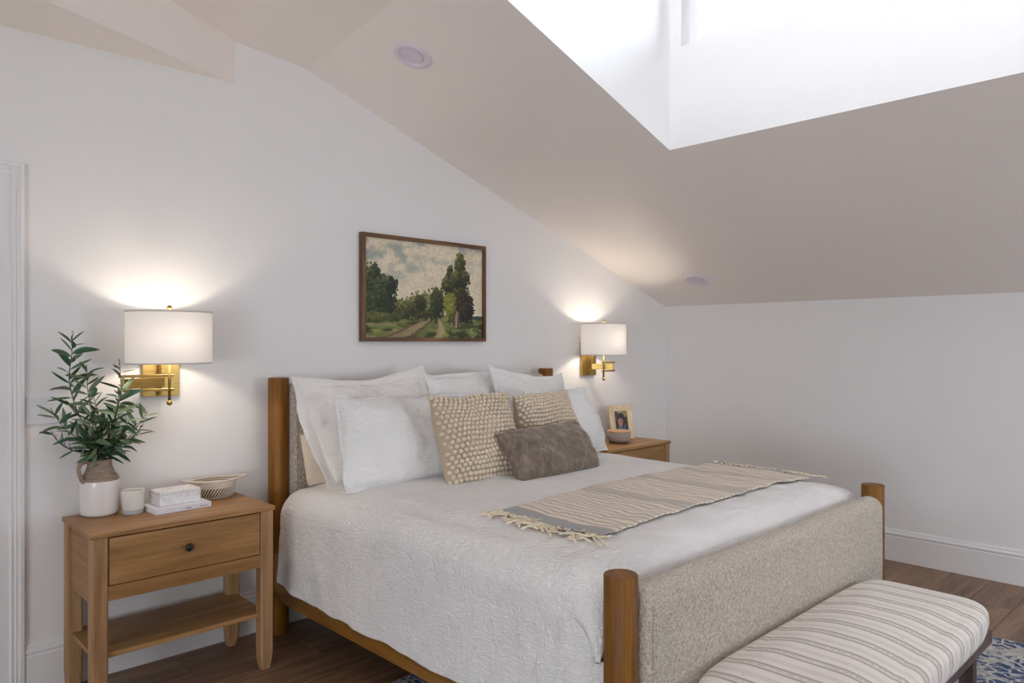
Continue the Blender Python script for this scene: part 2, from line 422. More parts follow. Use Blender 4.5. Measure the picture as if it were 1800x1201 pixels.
# headboard wall (back of photo), right wall, left wall, rear wall: solid slabs with window holes as frames of boxes
def wall_poly(name, outline, y0, y1, mat):
    bm = bmesh.new(); prism(bm, outline, lambda p, d: (p[0], d, p[1]), y0, y1)
    o = mobj(name, bm, mat); o['kind'] = 'structure'; return o
wb = wall_poly('wall_back', [(XL-T, -.1), (XR+T, -.1), (XR+T, ZK+.02), (XR, ZK+.02), (X0, Z0+.02), (XL-T, 3.5)], D, D+T, m_wall)
wb['label'] = 'white wall behind the headboard'
bm = B(XR, XR+T, YB-T, D, -.1, ZK+.1); wr = mobj('wall_right', bm, m_wall); wr['kind'] = 'structure'; wr['label'] = 'low white knee wall on the right'
def holed(name, fixed, axis, span, zs, hole, mat):
    """slab at fixed..fixed+T in one axis, with a rectangular hole"""
    bm = bmesh.new(); (a, b), (z0, z1), (ha, hb, hz0, hz1) = span, zs, hole
    for u0, u1, w0, w1 in ((a, ha, z0, z1), (hb, b, z0, z1), (ha, hb, z0, hz0), (ha, hb, hz1, z1)):
        if axis == 'x': box(bm, fixed[0], fixed[1], u0, u1, w0, w1)
        else: box(bm, u0, u1, fixed[0], fixed[1], w0, w1)
    o = mobj(name, bm, mat); o['kind'] = 'structure'; return o
holed('wall_left', (XL-T, XL), 'x', (YB-T, D+T), (-.1, 3.5), (LWY[0], LWY[1], LWZ[0], LWZ[1]), m_wall)
holed('wall_front', (YB-T, YB), 'y', (XL, XR), (-.1, 3.5), (BWX[0], BWX[1], BWZ[0], BWZ[1]), m_wall)
def window_unit(name, axis, f, a, b, z0, z1, mull, w=.05, label=None):
    """frame + panes; axis 'x' = plane x=f"""
    r = empty(name); r['kind'] = 'structure'; r['label'] = label or 'window'
    def bx(u0, u1, w0, w1, d=.05):
        return B(f, f+d, u0, u1, w0, w1, bev=.004) if axis == 'x' else B(u0, u1, f, f+d, w0, w1, bev=.004)
    for q in ((a, a+w, z0, z1), (b-w, b, z0, z1), (a+w, b-w, z0, z0+w), (a+w, b-w, z1-w, z1)):
        mobj('window_frame', bx(*q), m_trim, r)
    for mu in mull: mobj('mullion', bx(mu-w/2, mu+w/2, z0+w, z1-w), m_trim, r)
    ed = [a+w]+sorted(mull)+[b-w]
    for i in range(len(ed)-1):
        u0, u1 = ed[i]+(w/2 if i else 0), ed[i+1]-(w/2 if i < len(ed)-2 else 0)
        bm = bmesh.new()
        if axis == 'x': pts = [(f+.025, u0, z0+w), (f+.025, u1, z0+w), (f+.025, u1, z1-w), (f+.025, u0, z1-w)]
        else: pts = [(u0, f+.025, z0+w), (u1, f+.025, z0+w), (u1, f+.025, z1-w), (u0, f+.025, z1-w)]
        bm.faces.new([bm.verts.new(p) for p in pts]); mobj('pane', bm, m_glass, r, recalc=False)
    return r
window_unit('window_1', 'x', DX1+.075, WY0, WY1, WZ0, WZ1, [-1.1, .5], label='high dormer window with a white frame')
window_unit('added_window_2', 'y', YB-.09, BWX[0], BWX[1], BWZ[0], BWZ[1], [4.38], label='unseen window added behind the viewer to light the room')  # unseen, added; placed and sized for the daylight it lets in
window_unit('added_window_3', 'x', XL-.09, LWY[0], LWY[1], LWZ[0], LWZ[1], [-1.0], label='unseen window added in the left wall to light the room')  # added out of view, opening sized to brighten the room from the left

# ceiling: right slope with the dormer opening, gentle left plane, dormer shaft
bm = bmesh.new()
def crease(y): return X0 + .0954*(y-D)
def F(pts): bm.faces.new([bm.verts.new(p) for p in pts])
def S(x, y): return (x, y, zslope(x))
xe = XR+.0
F([S(crease(D), D), S(crease(DY1), DY1), S(DX1, DY1), S(DX1, D)])
F([S(DX1, D), S(DX1, DY1), S(xe, DY1), S(xe, D)])
F([S(DX1, DY1), S(DX1, DY0), S(xe, DY0), S(xe, DY1)])
F([S(DX1, DY0), S(DX1, YB), S(xe, YB), S(xe, DY0)])
F([S(crease(DY0), DY0), S(crease(YB), YB), S(DX1, YB), S(DX1, DY0)])
F([S(crease(DY1), DY1), S(crease(DY0), DY0), S(DX0, DY0), S(DX0, DY1)])
bmesh.ops.remove_doubles(bm, verts=bm.verts, dist=1e-4)
c1 = mobj('ceiling', bm, m_ceil, recalc=False); c1['kind'] = 'structure'; c1['label'] = 'sloping ceiling running down to the right wall'
def LF(x, y): return (x, y, zflat(x, y))
c2 = quad_obj('ceiling', [[LF(XL, D), LF(XL, YB), LF(crease(YB), YB), LF(crease(D), D)]], m_ceil)
c2['label'] = 'nearly level ceiling plane on the left'
# soffit wedge, upper left
A_, Bq = Vector((1.60, D)), Vector((.685, 3.288)); dirw = (Bq-A_).normalized(); Cq = A_ + dirw*4.2
bm = bmesh.new()
outl = [(A_.x, A_.y), (Cq.x, Cq.y), (XL, Cq.y), (XL, D)] if Cq.x > XL else [(A_.x, A_.y), (XL, A_.y+dirw.y*(XL-A_.x)/dirw.x), (XL, D)]
prism(bm, outl, lambda p, d: (p[0], p[1], d), 2.817, 3.6)
so_ = mobj('trim_1', bm, m_ceil); so_['kind'] = 'structure'; so_['label'] = 'dropped wedge shaped soffit at upper left'
# dormer walls
dw = quad_obj('dormer_wall', [[S(DX0, DY1), S(DX1, DY1), (DX1, DY1, DZ), (DX0, DY1, DZ)]], m_wall); dw.name = 'wall_dormer_side'; dw['label'] = 'bright dormer side wall'
quad_obj('wall_dormer_near', [[S(DX1, DY0), S(DX0, DY0), (DX0, DY0, DZ), (DX1, DY0, DZ)]], m_wall)
quad_obj('wall_dormer_inner', [[S(DX0, DY0), S(DX0, DY1), (DX0, DY1, DZ), (DX0, DY0, DZ)]], m_wall)
bm = bmesh.new()
zb = zslope(DX1)
def V4(a): bm.faces.new([bm.verts.new(p) for p in a])
for u0, u1, w0, w1 in ((DY0, WY0, zb, DZ), (WY1, DY1, zb, DZ), (WY0, WY1, zb, WZ0), (WY0, WY1, WZ1, DZ)):
    box(bm, DX1, DX1+.15, u0, u1, w0, w1)
dww = mobj('wall_dormer_window', bm, m_wall); dww['kind'] = 'structure'; dww['label'] = 'dormer wall below the high window'
quad_obj('ceiling', [[(DX0, DY0, DZ), (DX1+.15, DY0, DZ), (DX1+.15, DY1, DZ), (DX0, DY1, DZ)]], m_ceil)

# baseboards
prof = [(0, 0), (.016, 0), (.016, .165), (.0125, .171), (.0125, .178), (.020, .183), (.019, .192), (.010, .199), (.010, .207), (.006, .217), (0, .217)]
bm = bmesh.new(); prism(bm, prof, lambda p, d: (d, D-p[0], p[1]), .685, XR-.016); o = mobj('baseboard_back', bm, m_trim); o['kind'] = 'structure'; o['label'] = 'white moulded baseboard along the headboard wall'
bm = bmesh.new(); prism(bm, prof, lambda p, d: (XR-p[0], d, p[1]), YB, D); o = mobj('baseboard_right', bm, m_trim); o['kind'] = 'structure'; o['label'] = 'white moulded baseboard along the right wall'
# door casing at far left
cprof = [(.685, 0), (.685, .026), (.672, .028), (.668, .022), (.660, .020), (.657, .025), (.652, .020), (.645, .020), (.641, .025), (.636, .018), (.632, .014), (.595, .014), (.595, 0)]
bm = bmesh.new(); prism(bm, cprof, lambda p, d: (p[0], D-p[1], d), 0, 2.25)
box(bm, -.35, .66, D-.0155, D, 2.150, 2.237); box(bm, -.35, .66, D-.021, D-.0156, 2.196, 2.216, bev=.002); box(bm, -.35, .685, D-.026, D, 2.2371, 2.2505, bev=.002)
o = mobj('trim_2', bm, m_trim); o['kind'] = 'structure'; o['label'] = 'white moulded door casing at the left edge'
bm = B(-.30, .600, D-.012, D-.001, .005, 2.158); dr = mobj('door_1', bm, m_trim); dr['kind'] = 'structure'; dr['label'] = 'white door leaf inside the left casing'
for z0, z1 in ((.25, 1.0), (1.12, 2.04)):
    mobj('door_panel', B(-.16, .47, D-.018, D-.012, z0, z1, bev=.004), m_trim, dr)
# light switch
sw = empty('light_switch', (.757, D, 1.207), label='white double rocker switch plate on the wall behind the plant', cat='switch')
mobj('switch_plate', B(-.063, .063, -.006, 0, -.058, .058, bev=.002), m_plastic, sw)
for dx in (-.016-.012, .012+.016): mobj('rocker', B(dx-.0165, dx+.0165, -.010, -.006, -.034, .034, bev=.0015), m_plastic, sw)
for dx in (-.028, .028):
    for dz in (-.048, .048):
        b_ = bmesh.new(); bmesh.ops.create_icosphere(b_, subdivisions=1, radius=.0022, matrix=Matrix.Translation((dx, -.006, dz))); mobj('screw', b_, m_plastic, sw)

# recessed downlights in the slope
def downlight(x, y, label):
    nrm = Vector((SL, 0, 1)).normalized()*-1
    r = empty('recessed_light', (x, y, zslope(x)-.0005), label=label, cat='ceiling light', group='recessed lights in the sloping ceiling')
    r.rotation_euler = nrm.to_track_quat('Z', 'Y').to_euler()
    b = bmesh.new(); n = 48
    lathe(b, [(.098, 0), (.098, .004), (.092, .009), (.076, .011), (.070, .008), (.066, .001), (.052, -.0), (.050, .0035)], n=n, capb=False)
    mobj('trim_ring', b, m_downlight, r, smooth=True)
    b = bmesh.new(); lathe(b, [(.0505, .0035), (.030, .0028), (.001, .0025)], n=n, capb=False, capt=True); mobj('lens', b, m_downlight, r, smooth=True)
    return r
downlight(2.196, 2.975, 'white round recessed light on the upper left of the sloping ceiling')
downlight(4.932, 3.06, 'small white round recessed light low on the slope above the right sconce')

# ------------------------------------------------------------------ rug
rx0, rx1, ry0, ry1 = .75, 4.35, -.9, 2.69
bm = bmesh.new(); box(bm, rx0, rx1, ry0, ry1, 0.0005, .010, bev=.003)
rug = mobj('rug', bm, m_rug); tag(rug, 'blue and cream distressed patterned rug under the bed and bench', 'rug')
b = bmesh.new()
tube(b, [(rx0, ry0, .006), (rx1, ry0, .006), (rx1, ry1, .006), (rx0, ry1, .006)], .005, n=6, closed=True); mobj('edge_binding', b, simple('rug_binding', lin(150,150,156), .95), rug)

# ------------------------------------------------------------------ bed
bed = empty('bed', (0,0,0), label='king bed with round honey oak posts and cream boucle head and foot panels', cat='bed')
PXL, PXR, PYF, PYH, PR = 1.788, 3.802, 1.374, 3.584, .052
def post(x, y, h):
    b = bmesh.new(); prof = [(PR-.003, .0), (PR, .003), (PR, h-.003), (PR-.003, h)]
    lathe(b, prof, n=48, capb=True, capt=True)
    o = mobj('post', b, m_honey_post, bed, loc=(x, y, 0.011 if y < 2.69 else 0.0005))
    for p in o.data.polygons:
        p.use_smooth = abs(p.normal.z) < .5
    return o
# staved post wood: each stave a slightly different tone
_m = M('honey_oak_staves'); _c = _m.n('TexCoord'); _s = _m.n('SeparateXYZ'); _m.l(_c.outputs['Object'], _s.inputs[0])
stv = _m.math('FLOOR', _m.math('DIVIDE', _m.math('ADD', _m.math('MULTIPLY', _s.outputs[0], .82), _m.math('ADD', _m.math('MULTIPLY', _s.outputs[1], -.57), 1.0)), .034))
cb = _m.n('CombineXYZ'); _m.l(stv, cb.inputs[0]); wn_ = _m.n('TexWhiteNoise'); _m.l(cb.outputs[0], wn_.inputs['Vector'])
cb2 = _m.n('CombineXYZ'); _m.l(_m.math('ADD', _m.math('MULTIPLY', _s.outputs[0], 95), _m.math('MULTIPLY', wn_.outputs['Value'], 30)), cb2.inputs[0]); _m.l(_m.math('MULTIPLY', _s.outputs[1], 95), cb2.inputs[1]); _m.l(_m.math('MULTIPLY', _s.outputs[2], 5), cb2.inputs[2])
g = _m.noise(cb2.outputs[0], 1.0, 5, .6, .4)
cc = _m.ramp(g, [(.3, lin(108,66,16)), (.5, lin(124,80,24)), (.7, lin(140,94,34))])
hs = _m.n('HueSaturation'); _m.l(cc, hs.inputs['Color']); _m.l(_m.math('ADD', _m.math('MULTIPLY', wn_.outputs['Value'], .35), .82), hs.inputs['Value'])
_m.col(hs.outputs[0]); _m.set(Roughness=.5, Specular_IOR_Level=.3); m_honey_post = _m.m
for x in (PXL, PXR):
    post(x, PYF, .800-.011); post(x, PYH, 1.315)
def rounded_panel(x0, x1, y0, y1, z0, z1, rt, mat, name, nx=60):
    """upholstered panel with a half-round top edge, slightly crowned"""
    outl = []
    yc = (y0+y1)/2; ry = (y1-y0)/2
    outl += [(y0, z0), (y0, z1-rt)]
    for i in range(1, 13):
        a = pi - pi*i/13; outl.append((yc+ry*cos(a), z1-rt+rt*sin(a)))
    outl += [(y1, z1-rt), (y1, z0)]
    pts = []
    # densify vertical runs
    dens = []
    for (a0, b0), (a1, b1) in zip(outl, outl[1:]):
        L = math.hypot(a1-a0, b1-b0); k = max(1, int(L/.03))
        for j in range(k): dens.append((a0+(a1-a0)*j/k, b0+(b1-b0)*j/k))
    dens.append(outl[-1])
    vs, fs = [], []; n = len(dens)
    xs = [x0+(x1-x0)*i/nx for i in range(nx+1)]
    for i, x in enumerate(xs):
        e = min(x-x0, x1-x)/.05; e = min(1, max(0, e)); ins = (1-math.sqrt(max(0, 1-(1-e)**2)))*.022
        for (yy_, zz) in dens:
            w = mn.noise(Vector((x*5, yy_*9, zz*5)))*.003 + mn.noise(Vector((x*70, yy_*70, zz*70)))*.0012
            s = 1 if yy_ > yc else -1
            cy = max(abs(yy_-yc)-ins, 0)*s + yc + s*w*(0 if abs(yy_-yc) < ry*.3 else 1)
            vs.append((x, cy, zz - (ins if zz > z1-rt else 0)+(w if zz > z1-rt else 0)))
    for i in range(nx):
        for j in range(n-1):
            a = i*n+j; fs.append((a, a+1, a+n+1, a+n))
    fs.append(tuple(range(n))[::-1]); fs.append(tuple(nx*n+j for j in range(n)))
    for i in range(nx): fs.append((i*n, (i+1)*n, (i+1)*n+n-1, i*n+n-1))
    return pyobj(name, vs, fs, mat, bed)
rounded_panel(PXL+.058, PXR-.014, PYF-.062, PYF+.058, .16, .752, .055, m_boucle, 'footboard_panel', 150)
rounded_panel(PXL+.046, PXR-.046, 3.535, 3.625, .25, 1.287, .04, m_boucle, 'headboard_panel', 110)
for x in (PXL+.075, ):
    b = bmesh.new(); tube(b, [(x, 3.533, z) for z in np.linspace(.4, 1.24, 60)], [.0022+.0014*(i%2) for i in range(60)], n=6); mobj('seam_piping', b, m_boucle, bed)
b = bmesh.new(); tube(b, [(PXL+.083, PYF-.064, z) for z in np.linspace(.17, .69, 70)], [.0024+.0014*(i%2) for i in range(70)], n=6); mobj('seam_piping', b, m_boucle, bed)
for sx, x in ((-1, PXL), (1, PXR)):
    x0, x1 = (1.748, 1.778) if sx < 0 else (PXR+.010, PXR+.040)
    outl = [(PYF+.03, .185), (PYF+.03, .43), (3.53, .43), (3.545, .415), (3.545, .245), (3.49, .200), (3.44, .185)]
    b = bmesh.new(); prism(b, outl, lambda p, d: (d, p[0], p[1]), x0, x1); 
    bmesh.ops.bevel(b, geom=list(b.edges), offset=.003, segments=2, affect='EDGES'); mobj('side_rail', b, m_honey_y, bed)
    mobj('inner_rail', B(x-.02 if sx > 0 else x, x if sx > 0 else x+.02, 1.45, 3.5, .20, .42), m_honey_y, bed)
mobj('platform', B(1.79, 3.80, 1.44, 3.53, .36, .39), m_dark, bed)
b = B(2.03, 2.06, 2.50, 2.53, .0115, .36); mobj('support_leg', b, m_black, bed)
b = B(3.4, 3.43, 2.50, 2.53, .0115, .36); mobj('support_leg', b, m_black, bed)
mobj('support_bar', B(1.80, 3.79, 2.5, 2.53, .33, .359), m_black, bed)

mt = mobj('mattress', B(1.80, 3.79, 1.46, 3.52, .391, .66, bev=.05, seg=4), simple('mattress_ticking', lin(242,235,230), .9), bed, smooth=True)

# ------------------------------------------------------------------ duvet
def top_z(x, y):
    """height of the duvet top"""
    u = (x-2.795)/1.0
    z = .795 - .022*abs(u)**2.2
    # foot end rolls down toward the footboard
    t = max(0, (1.60-y)/.17); z -= .030*min(t, 1.1)**2
    th = max(0, (y-3.15)/.35); z -= .03*th
    z += .009*mn.noise(Vector((x*2.1, y*2.1, 0))) + .005*mn.noise(Vector((x*6, y*5, 3)))
    # soft pull folds beside the footboard
    fo = max(0, min(1, (1.86-y)/.30)); z += fo*.009*mn.noise(Vector((x*11+y*9, y*2.5, 9)))
    return z
def duvet():
    NY, NS = 300, 330
    ya, yb = 1.434, 3.452
    vs = []
    for j in range(NY+1):
        t = j/NY; y = ya+(yb-ya)*t
        rollr = .075; drop = 0
        if j < 16:
            a_ = (pi/2)*(1-j/16); ys = ya+rollr*(1-sin(a_))*1.0; drop = rollr*(1-cos(a_))*1.6; y = ys
        else: y = ya+rollr+(yb-ya-rollr)*(j-16)/(NY-16)
        # ---- left side profile
        hem = .275 + .020*mn.noise(Vector((y*2.3, 1, 0))) + .012*mn.noise(Vector((y*7, 2, 0)))
        if y < 2.0: hem -= .02*(2.0-y)
        hem += .035*max(0, (y-3.15)/.35)
        hemR = .30 + .03*mn.noise(Vector((y*2.3, 7, 0)))
        prof = []
        xe_l, xe_r = 1.748, 3.868
        rl = .115; zl = top_z(1.83, y)-.012
        # left: hem -> up
        nL = 90
        for i in range(nL):
            s = i/(nL-1); z = hem+(zl-rl-hem)*s
            flare = .024*(1-s)**1.5
            f = (mn.noise(Vector((y*4.2+z*2.6, z*.9, 4)))*.030 + mn.noise(Vector((y*10-z*3, z*2, 6)))*.007)*(1-.65*s)
            fc = max(0, 1-abs(y-1.60)/.16); f += fc*.016*mn.noise(Vector((y*22+z*9, z*5, 1)))
            dmp = min(1, max(0, (y-ya)/.14)); dmp = dmp*dmp*(3-2*dmp)
            x = xe_l - (flare + max(f, -.016))*dmp + .004*mn.noise(Vector((y*17, z*14, 2)))*dmp + .05*(1-dmp)**2
            prof.append((x, z))
        nA = 26
        x_r = xe_l
        for i in range(1, nA):
            a = pi - (pi/2)*i/nA
            f = (mn.noise(Vector((y*4.2+zl*2.6, zl*.9, 4)))*.008)
            prof.append((xe_l+rl+rl*cos(a) - f*(1-i/nA), zl-rl+rl*sin(a)))
        nT = NS-2*nL//1-2*(nA-1)
        x_s, x_e = xe_l+rl, xe_r-.10
        for i in range(nT+1):
            x = x_s+(x_e-x_s)*i/nT
            b0 = min(1, (x-x_s)/.12); b1 = min(1, (x_e-x)/.12); q = min(b0, b1); q = q*q*(3-2*q)
            ze = zl if b0 < b1 else top_z(3.76, y)-.012
            prof.append((x, ze*(1-q)+top_z(x, y)*q))
        zr = top_z(3.76, y)-.012
        for i in range(1, nA):
            a = pi/2 - (pi/2)*i/nA
            prof.append((x_e+.10*cos(a), zr-.10+.10*sin(a)))
        for i in range(nL):
            s = 1-i/(nL-1); z = hemR+(zr-.10-hemR)*s
            prof.append((xe_r+.02*(1-s)+.018*mn.noise(Vector((y*4, z, 14)))*(1-s), z))
        n = len(prof)
        for x, z in prof:
            yj = y
            if j == 0 or y < ya+.03:      # rolled foot edge drops behind the footboard
                pass
            hy = 0
            if y > yb-.05 and z > .6: hy = 0
            vs.append((x, yj+hy, z-drop*min(1, max(0, (z-.45)/.2))))
    n = len(prof); fs = []
    for j in range(NY):
        for i in range(n-1):
            a = j*n+i; fs.append((a, a+1, a+n+1, a+n))
    o = pyobj('duvet', vs, fs, m_gauze)
    so = o.modifiers.new('thickness', 'SOLIDIFY'); so.thickness = .014; so.offset = 1
    return tag(o, 'white crinkled gauze duvet draped over the bed and its left side', 'duvet')
dv = duvet()
# solidify outward check: normals face inward/outward handled by offset
# hem stitch along the left hem
# ------------------------------------------------------------------ pillows
def lerp(a, b, t): return a+(b-a)*t
def pillow(name, BL, BR, TR, TL, T, mat, label, cat='pillow', group=None, sag=(0,0,0,0), pinch=.06, N=44, wr=.006, p=.42, fl=0, flmat=None, seed=0, bumpf=None, parent=None, nfreq=5, belly=.5):
    """closed cushion through four corner points; fl = width of a flat flange outside"""
    BL, BR, TR, TL = map(Vector, (BL, BR, TR, TL))
    c = (BL+BR+TR+TL)/4
    ux = ((BR-BL)+(TR-TL)).normalized(); vy = ((TL-BL)+(TR-BR)).normalized()
    nr = ux.cross(vy).normalized()      # towards the viewer if ux = +x, vy up: (1,0,0)x(0,0,1) = (0,-1,0)
    W = ((BR-BL).length+(TR-TL).length)/2; H = ((TL-BL).length+(TR-BR).length)/2
    ki = 1-2*fl/W if fl else 1; kj = 1-2*fl/H if fl else 1
    sg = sag
    def P(u, v):   # full rectangle incl. flange
        s, t = (u+1)/2, (v+1)/2
        q = (BL*(1-s)+BR*s)*(1-t)+(TL*(1-s)+TR*s)*t
        # edge concavity
        q = q + vy*(.014*mn.noise(Vector((u*1.7+seed*3.1, v*1.3, 5)))*(1 if v > -.6 else .3)) + ux*(.010*mn.noise(Vector((v*1.9, u*1.2+seed*2.3, 8)))) + nr*(.016*mn.noise(Vector((u*1.6, v*1.6, seed*1.7))))
        q = q - vy*(sg[0]*H*(1-u*u)*max(v, 0)**2) + vy*(sg[1]*H*(1-u*u)*max(-v, 0)**2)
        q = q + ux*(sg[2]*W*(1-v*v)*max(-u, 0)**2) - ux*(sg[3]*W*(1-v*v)*max(u, 0)**2)
        return q
    vs = []; fs = []
    us = [-1+2*i/N for i in range(N+1)]
    us = [math.copysign(abs(u)**.85, u) for u in us]
    def thick(u, v):
        return (max(0, 1-abs(u)**2.6)*max(0, 1-abs(v)**2.6))**p
    for side in (1, -1):
        for j in range(N+1):
            for i in range(N+1):
                u, v = us[i], us[j]
                q = P(u*ki, v*kj)
                tk = thick(u, v)
                low = 1+.18*(-v)      # fuller toward the bottom
                w = mn.noise(q*nfreq+Vector((seed, side, 0)))*wr*2.2 + (abs(mn.noise(Vector((q.x*9+q.z*5, q.y*6, q.z*15-q.x*5))+Vector((0, seed, side))))-.25)*wr*2.0
                # radial puckers near edges
                ed = max(abs(u), abs(v)); w += wr*1.1*max(0, ed-.55)/.45*mn.noise(Vector((u*6*(1 if abs(v) > abs(u) else .5)+seed, v*6*(1 if abs(u) > abs(v) else .5), side)))
                vs.append(q + nr*side*(T/2*tk*low*(belly*2 if side > 0 else (1-belly)*2)) + nr*(w*min(1, tk*3)) )
    n = N+1
    for s in (0, 1):
        for j in range(N):
            for i in range(N):
                a = s*n*n+j*n+i; f = (a, a+1, a+n+1, a+n); fs.append(f if s == 0 else f[::-1])
    # join rims
    rim = [(i, 0) for i in range(N)]+[(N, j) for j in range(N)]+[(i, N) for i in range(N, 0, -1)]+[(0, j) for j in range(N, 0, -1)]
    bm = bmesh.new(); bvs = [bm.verts.new(v) for v in vs]
    for f in fs: bm.faces.new([bvs[k] for k in f])
    bmesh.ops.remove_doubles(bm, verts=bm.verts, dist=1e-4)
    o = mobj(name, bm, mat, None, smooth=True)
    tag(o, label, cat, group)
    if fl:
        fv, ff = [], []
        L = len(rim)
        def rp(k):
            i, j = rim[k]; return us[i], us[j]
        K = 7
        for k in range(L):
            u, v = rp(k)
            for s in range(K+1):
                t = s/K-.0; t = -.45+1.45*t
                qu = lerp(u*ki, u, t); qv = lerp(v*kj, v, t)
                q = P(qu, qv)
                q = q + nr*(max(t,0)*.020*mn.noise(q*9+Vector((seed, 3, 0))) + t*.007*mn.noise(q*26)) + vy*(t*.010*mn.noise(q*8)) + ux*(t*.010*mn.noise(q*8+Vector((9,0,0))))
                tk = .0045 if t < .9 else .003
                fv.append(q+nr*tk); fv.append(q-nr*tk)
        st = 2*(K+1)
        for k in range(L):
            a, b2 = k*st, ((k+1) % L)*st
            for s in range(K):
                ff.append((a+2*s, b2+2*s, b2+2*s+2, a+2*s+2)); ff.append((a+2*s+1, a+2*s+3, b2+2*s+3, b2+2*s+1))
            ff.append((a+2*K, b2+2*K, b2+2*K+1, a+2*K+1))
        f = pyobj('flange', fv, ff, flmat or mat, o)
    o['_p'] = 1; del o['_p']
    return o, P, nr, thick
ZB = .79
PIL = 'white pillows stacked against the headboard'
pillow('sleeping_pillow', (1.875, 3.43, .765), (2.60, 3.43, .765), (2.58, 3.47, 1.04), (1.85, 3.47, 1.02), .13, m_beige,
       'beige linen sleeping pillow peeking out low behind the far left white sham', group=None, N=34, wr=.01, p=.5, seed=11)
pillow('euro_sham', (1.905, 3.26, .745), (2.66, 3.30, .78), (2.640, 3.475, 1.366), (1.797, 3.475, 1.327), .19, m_linen,
       'large white flanged sham leaning on the headboard beside its left post', group=PIL, sag=(.085,.0,-.03,.02), fl=.045, flmat=m_linen, wr=.014, seed=1, p=.6, N=52)
pillow('euro_sham', (2.66, 3.26, .79), (3.25, 3.30, .79), (3.262, 3.455, 1.325), (2.62, 3.455, 1.312), .20, m_gauze_v,
       'white flanged sham in the middle of the back row', group=PIL, sag=(.02,0,0,0), fl=.02, wr=.010, seed=2, p=.7, N=48)
pillow('euro_sham', (3.10, 3.16, .79), (3.78, 3.24, .79), (3.755, 3.40, 1.285), (3.005, 3.33, 1.372), .20, m_gauze_v,
       'white flanged sham at the right of the back row with a raised left corner', group=PIL, sag=(.08,0,0,.02), fl=.035, wr=.011, seed=3, p=.7, N=48)
pillow('standard_sham', (1.858, 3.05, .785), (2.64, 3.03, .79), (2.62, 3.25, 1.205), (1.925, 3.27, 1.235), .20, m_gauze_v,
       'white crinkled front sham at left, behind the first knit cushion', group=PIL, sag=(.03,-.01,.0,0), fl=.012, wr=.012, seed=4, p=.5, N=56)
pillow('standard_sham', (3.16, 2.98, .80), (3.835, 3.05, .79), (3.735, 3.17, 1.205), (3.12, 3.12, 1.21), .19, m_gauze_v,
       'white front sham at right, beside the framed photo', group=PIL, sag=(.02,0,.0,.03), fl=.012, wr=.011, seed=5, p=.5, N=50)

def knit(BL, BR, TR, TL, label, seed, rows=24):
    o, P, nr, thick = pillow('knit_cushion', BL, BR, TR, TL, .17, m_knit_base, label, 'cushion', 'cream bobble knit cushions', sag=(.035,.01,.03,.03), N=36, wr=.004, seed=seed, p=.45)
    Tt = .17
    vs, fs = [], []
    base = bmesh.new(); bmesh.ops.create_icosphere(base, subdivisions=2, radius=1)
    bvs = [v.co.copy() for v in base.verts]; bfs = [[v.index for v in f.verts] for f in base.faces]; base.free()
    BLv, BRv, TRv, TLv = map(Vector, (BL, BR, TR, TL))
    W = (BRv-BLv).length; H = (TLv-BLv).length
    ux = (BRv-BLv).normalized(); vy = (TLv-BLv).normalized()
    rr = random.Random(seed)
    nx = rows; ny = rows
    for j in range(ny):
        for i in range(nx):
            u = -1+2*(i+.5+(.25 if j % 2 else -.25))/nx; v = -1+2*(j+.5)/ny
            if abs(u) > 1.0: continue
            q = P(u, v)+nr*(Tt/2*thick(u, v)*(1+.18*(-v)))
            sx, sz, sn = W/nx*.50*rr.uniform(.9, 1.1), H/ny*.50*rr.uniform(.92, 1.08), .0125*rr.uniform(.85, 1.2)
            q += ux*rr.uniform(-.0015, .0015)+vy*rr.uniform(-.0015, .0015)
            b0 = len(vs)
            for c in bvs: vs.append(q+ux*c.x*sx+vy*c.y*sz+nr*(c.z*sn+.002))
            for f in bfs: fs.append([b0+k for k in f])
    kb = pyobj('knit_bobbles', vs, fs, m_knit, o); kb['kind'] = 'stuff'
    return o
knit((2.285, 2.815, .790), (2.80, 2.80, .785), (2.885, 3.04, 1.218), (2.276, 2.97, 1.225), 'cream bobble knit cushion on the left, in front of the white shams', 21, 19)
knit((2.90, 2.90, .80), (3.49, 2.95, .80), (3.447, 3.10, 1.205), (2.955, 3.06, 1.192), 'cream bobble knit cushion on the right, half behind the brown one', 22, 18)
pillow('lumbar_cushion', (2.60, 2.61, .797), (3.235, 2.62, .795), (3.30, 2.86, 1.040), (2.584, 2.80, 1.022), .155, m_velvet,
       'small brown velvet lumbar cushion in front of the knit cushions', 'cushion', sag=(.02,.0,.0,.0), N=46, wr=.006, seed=31, p=.45)

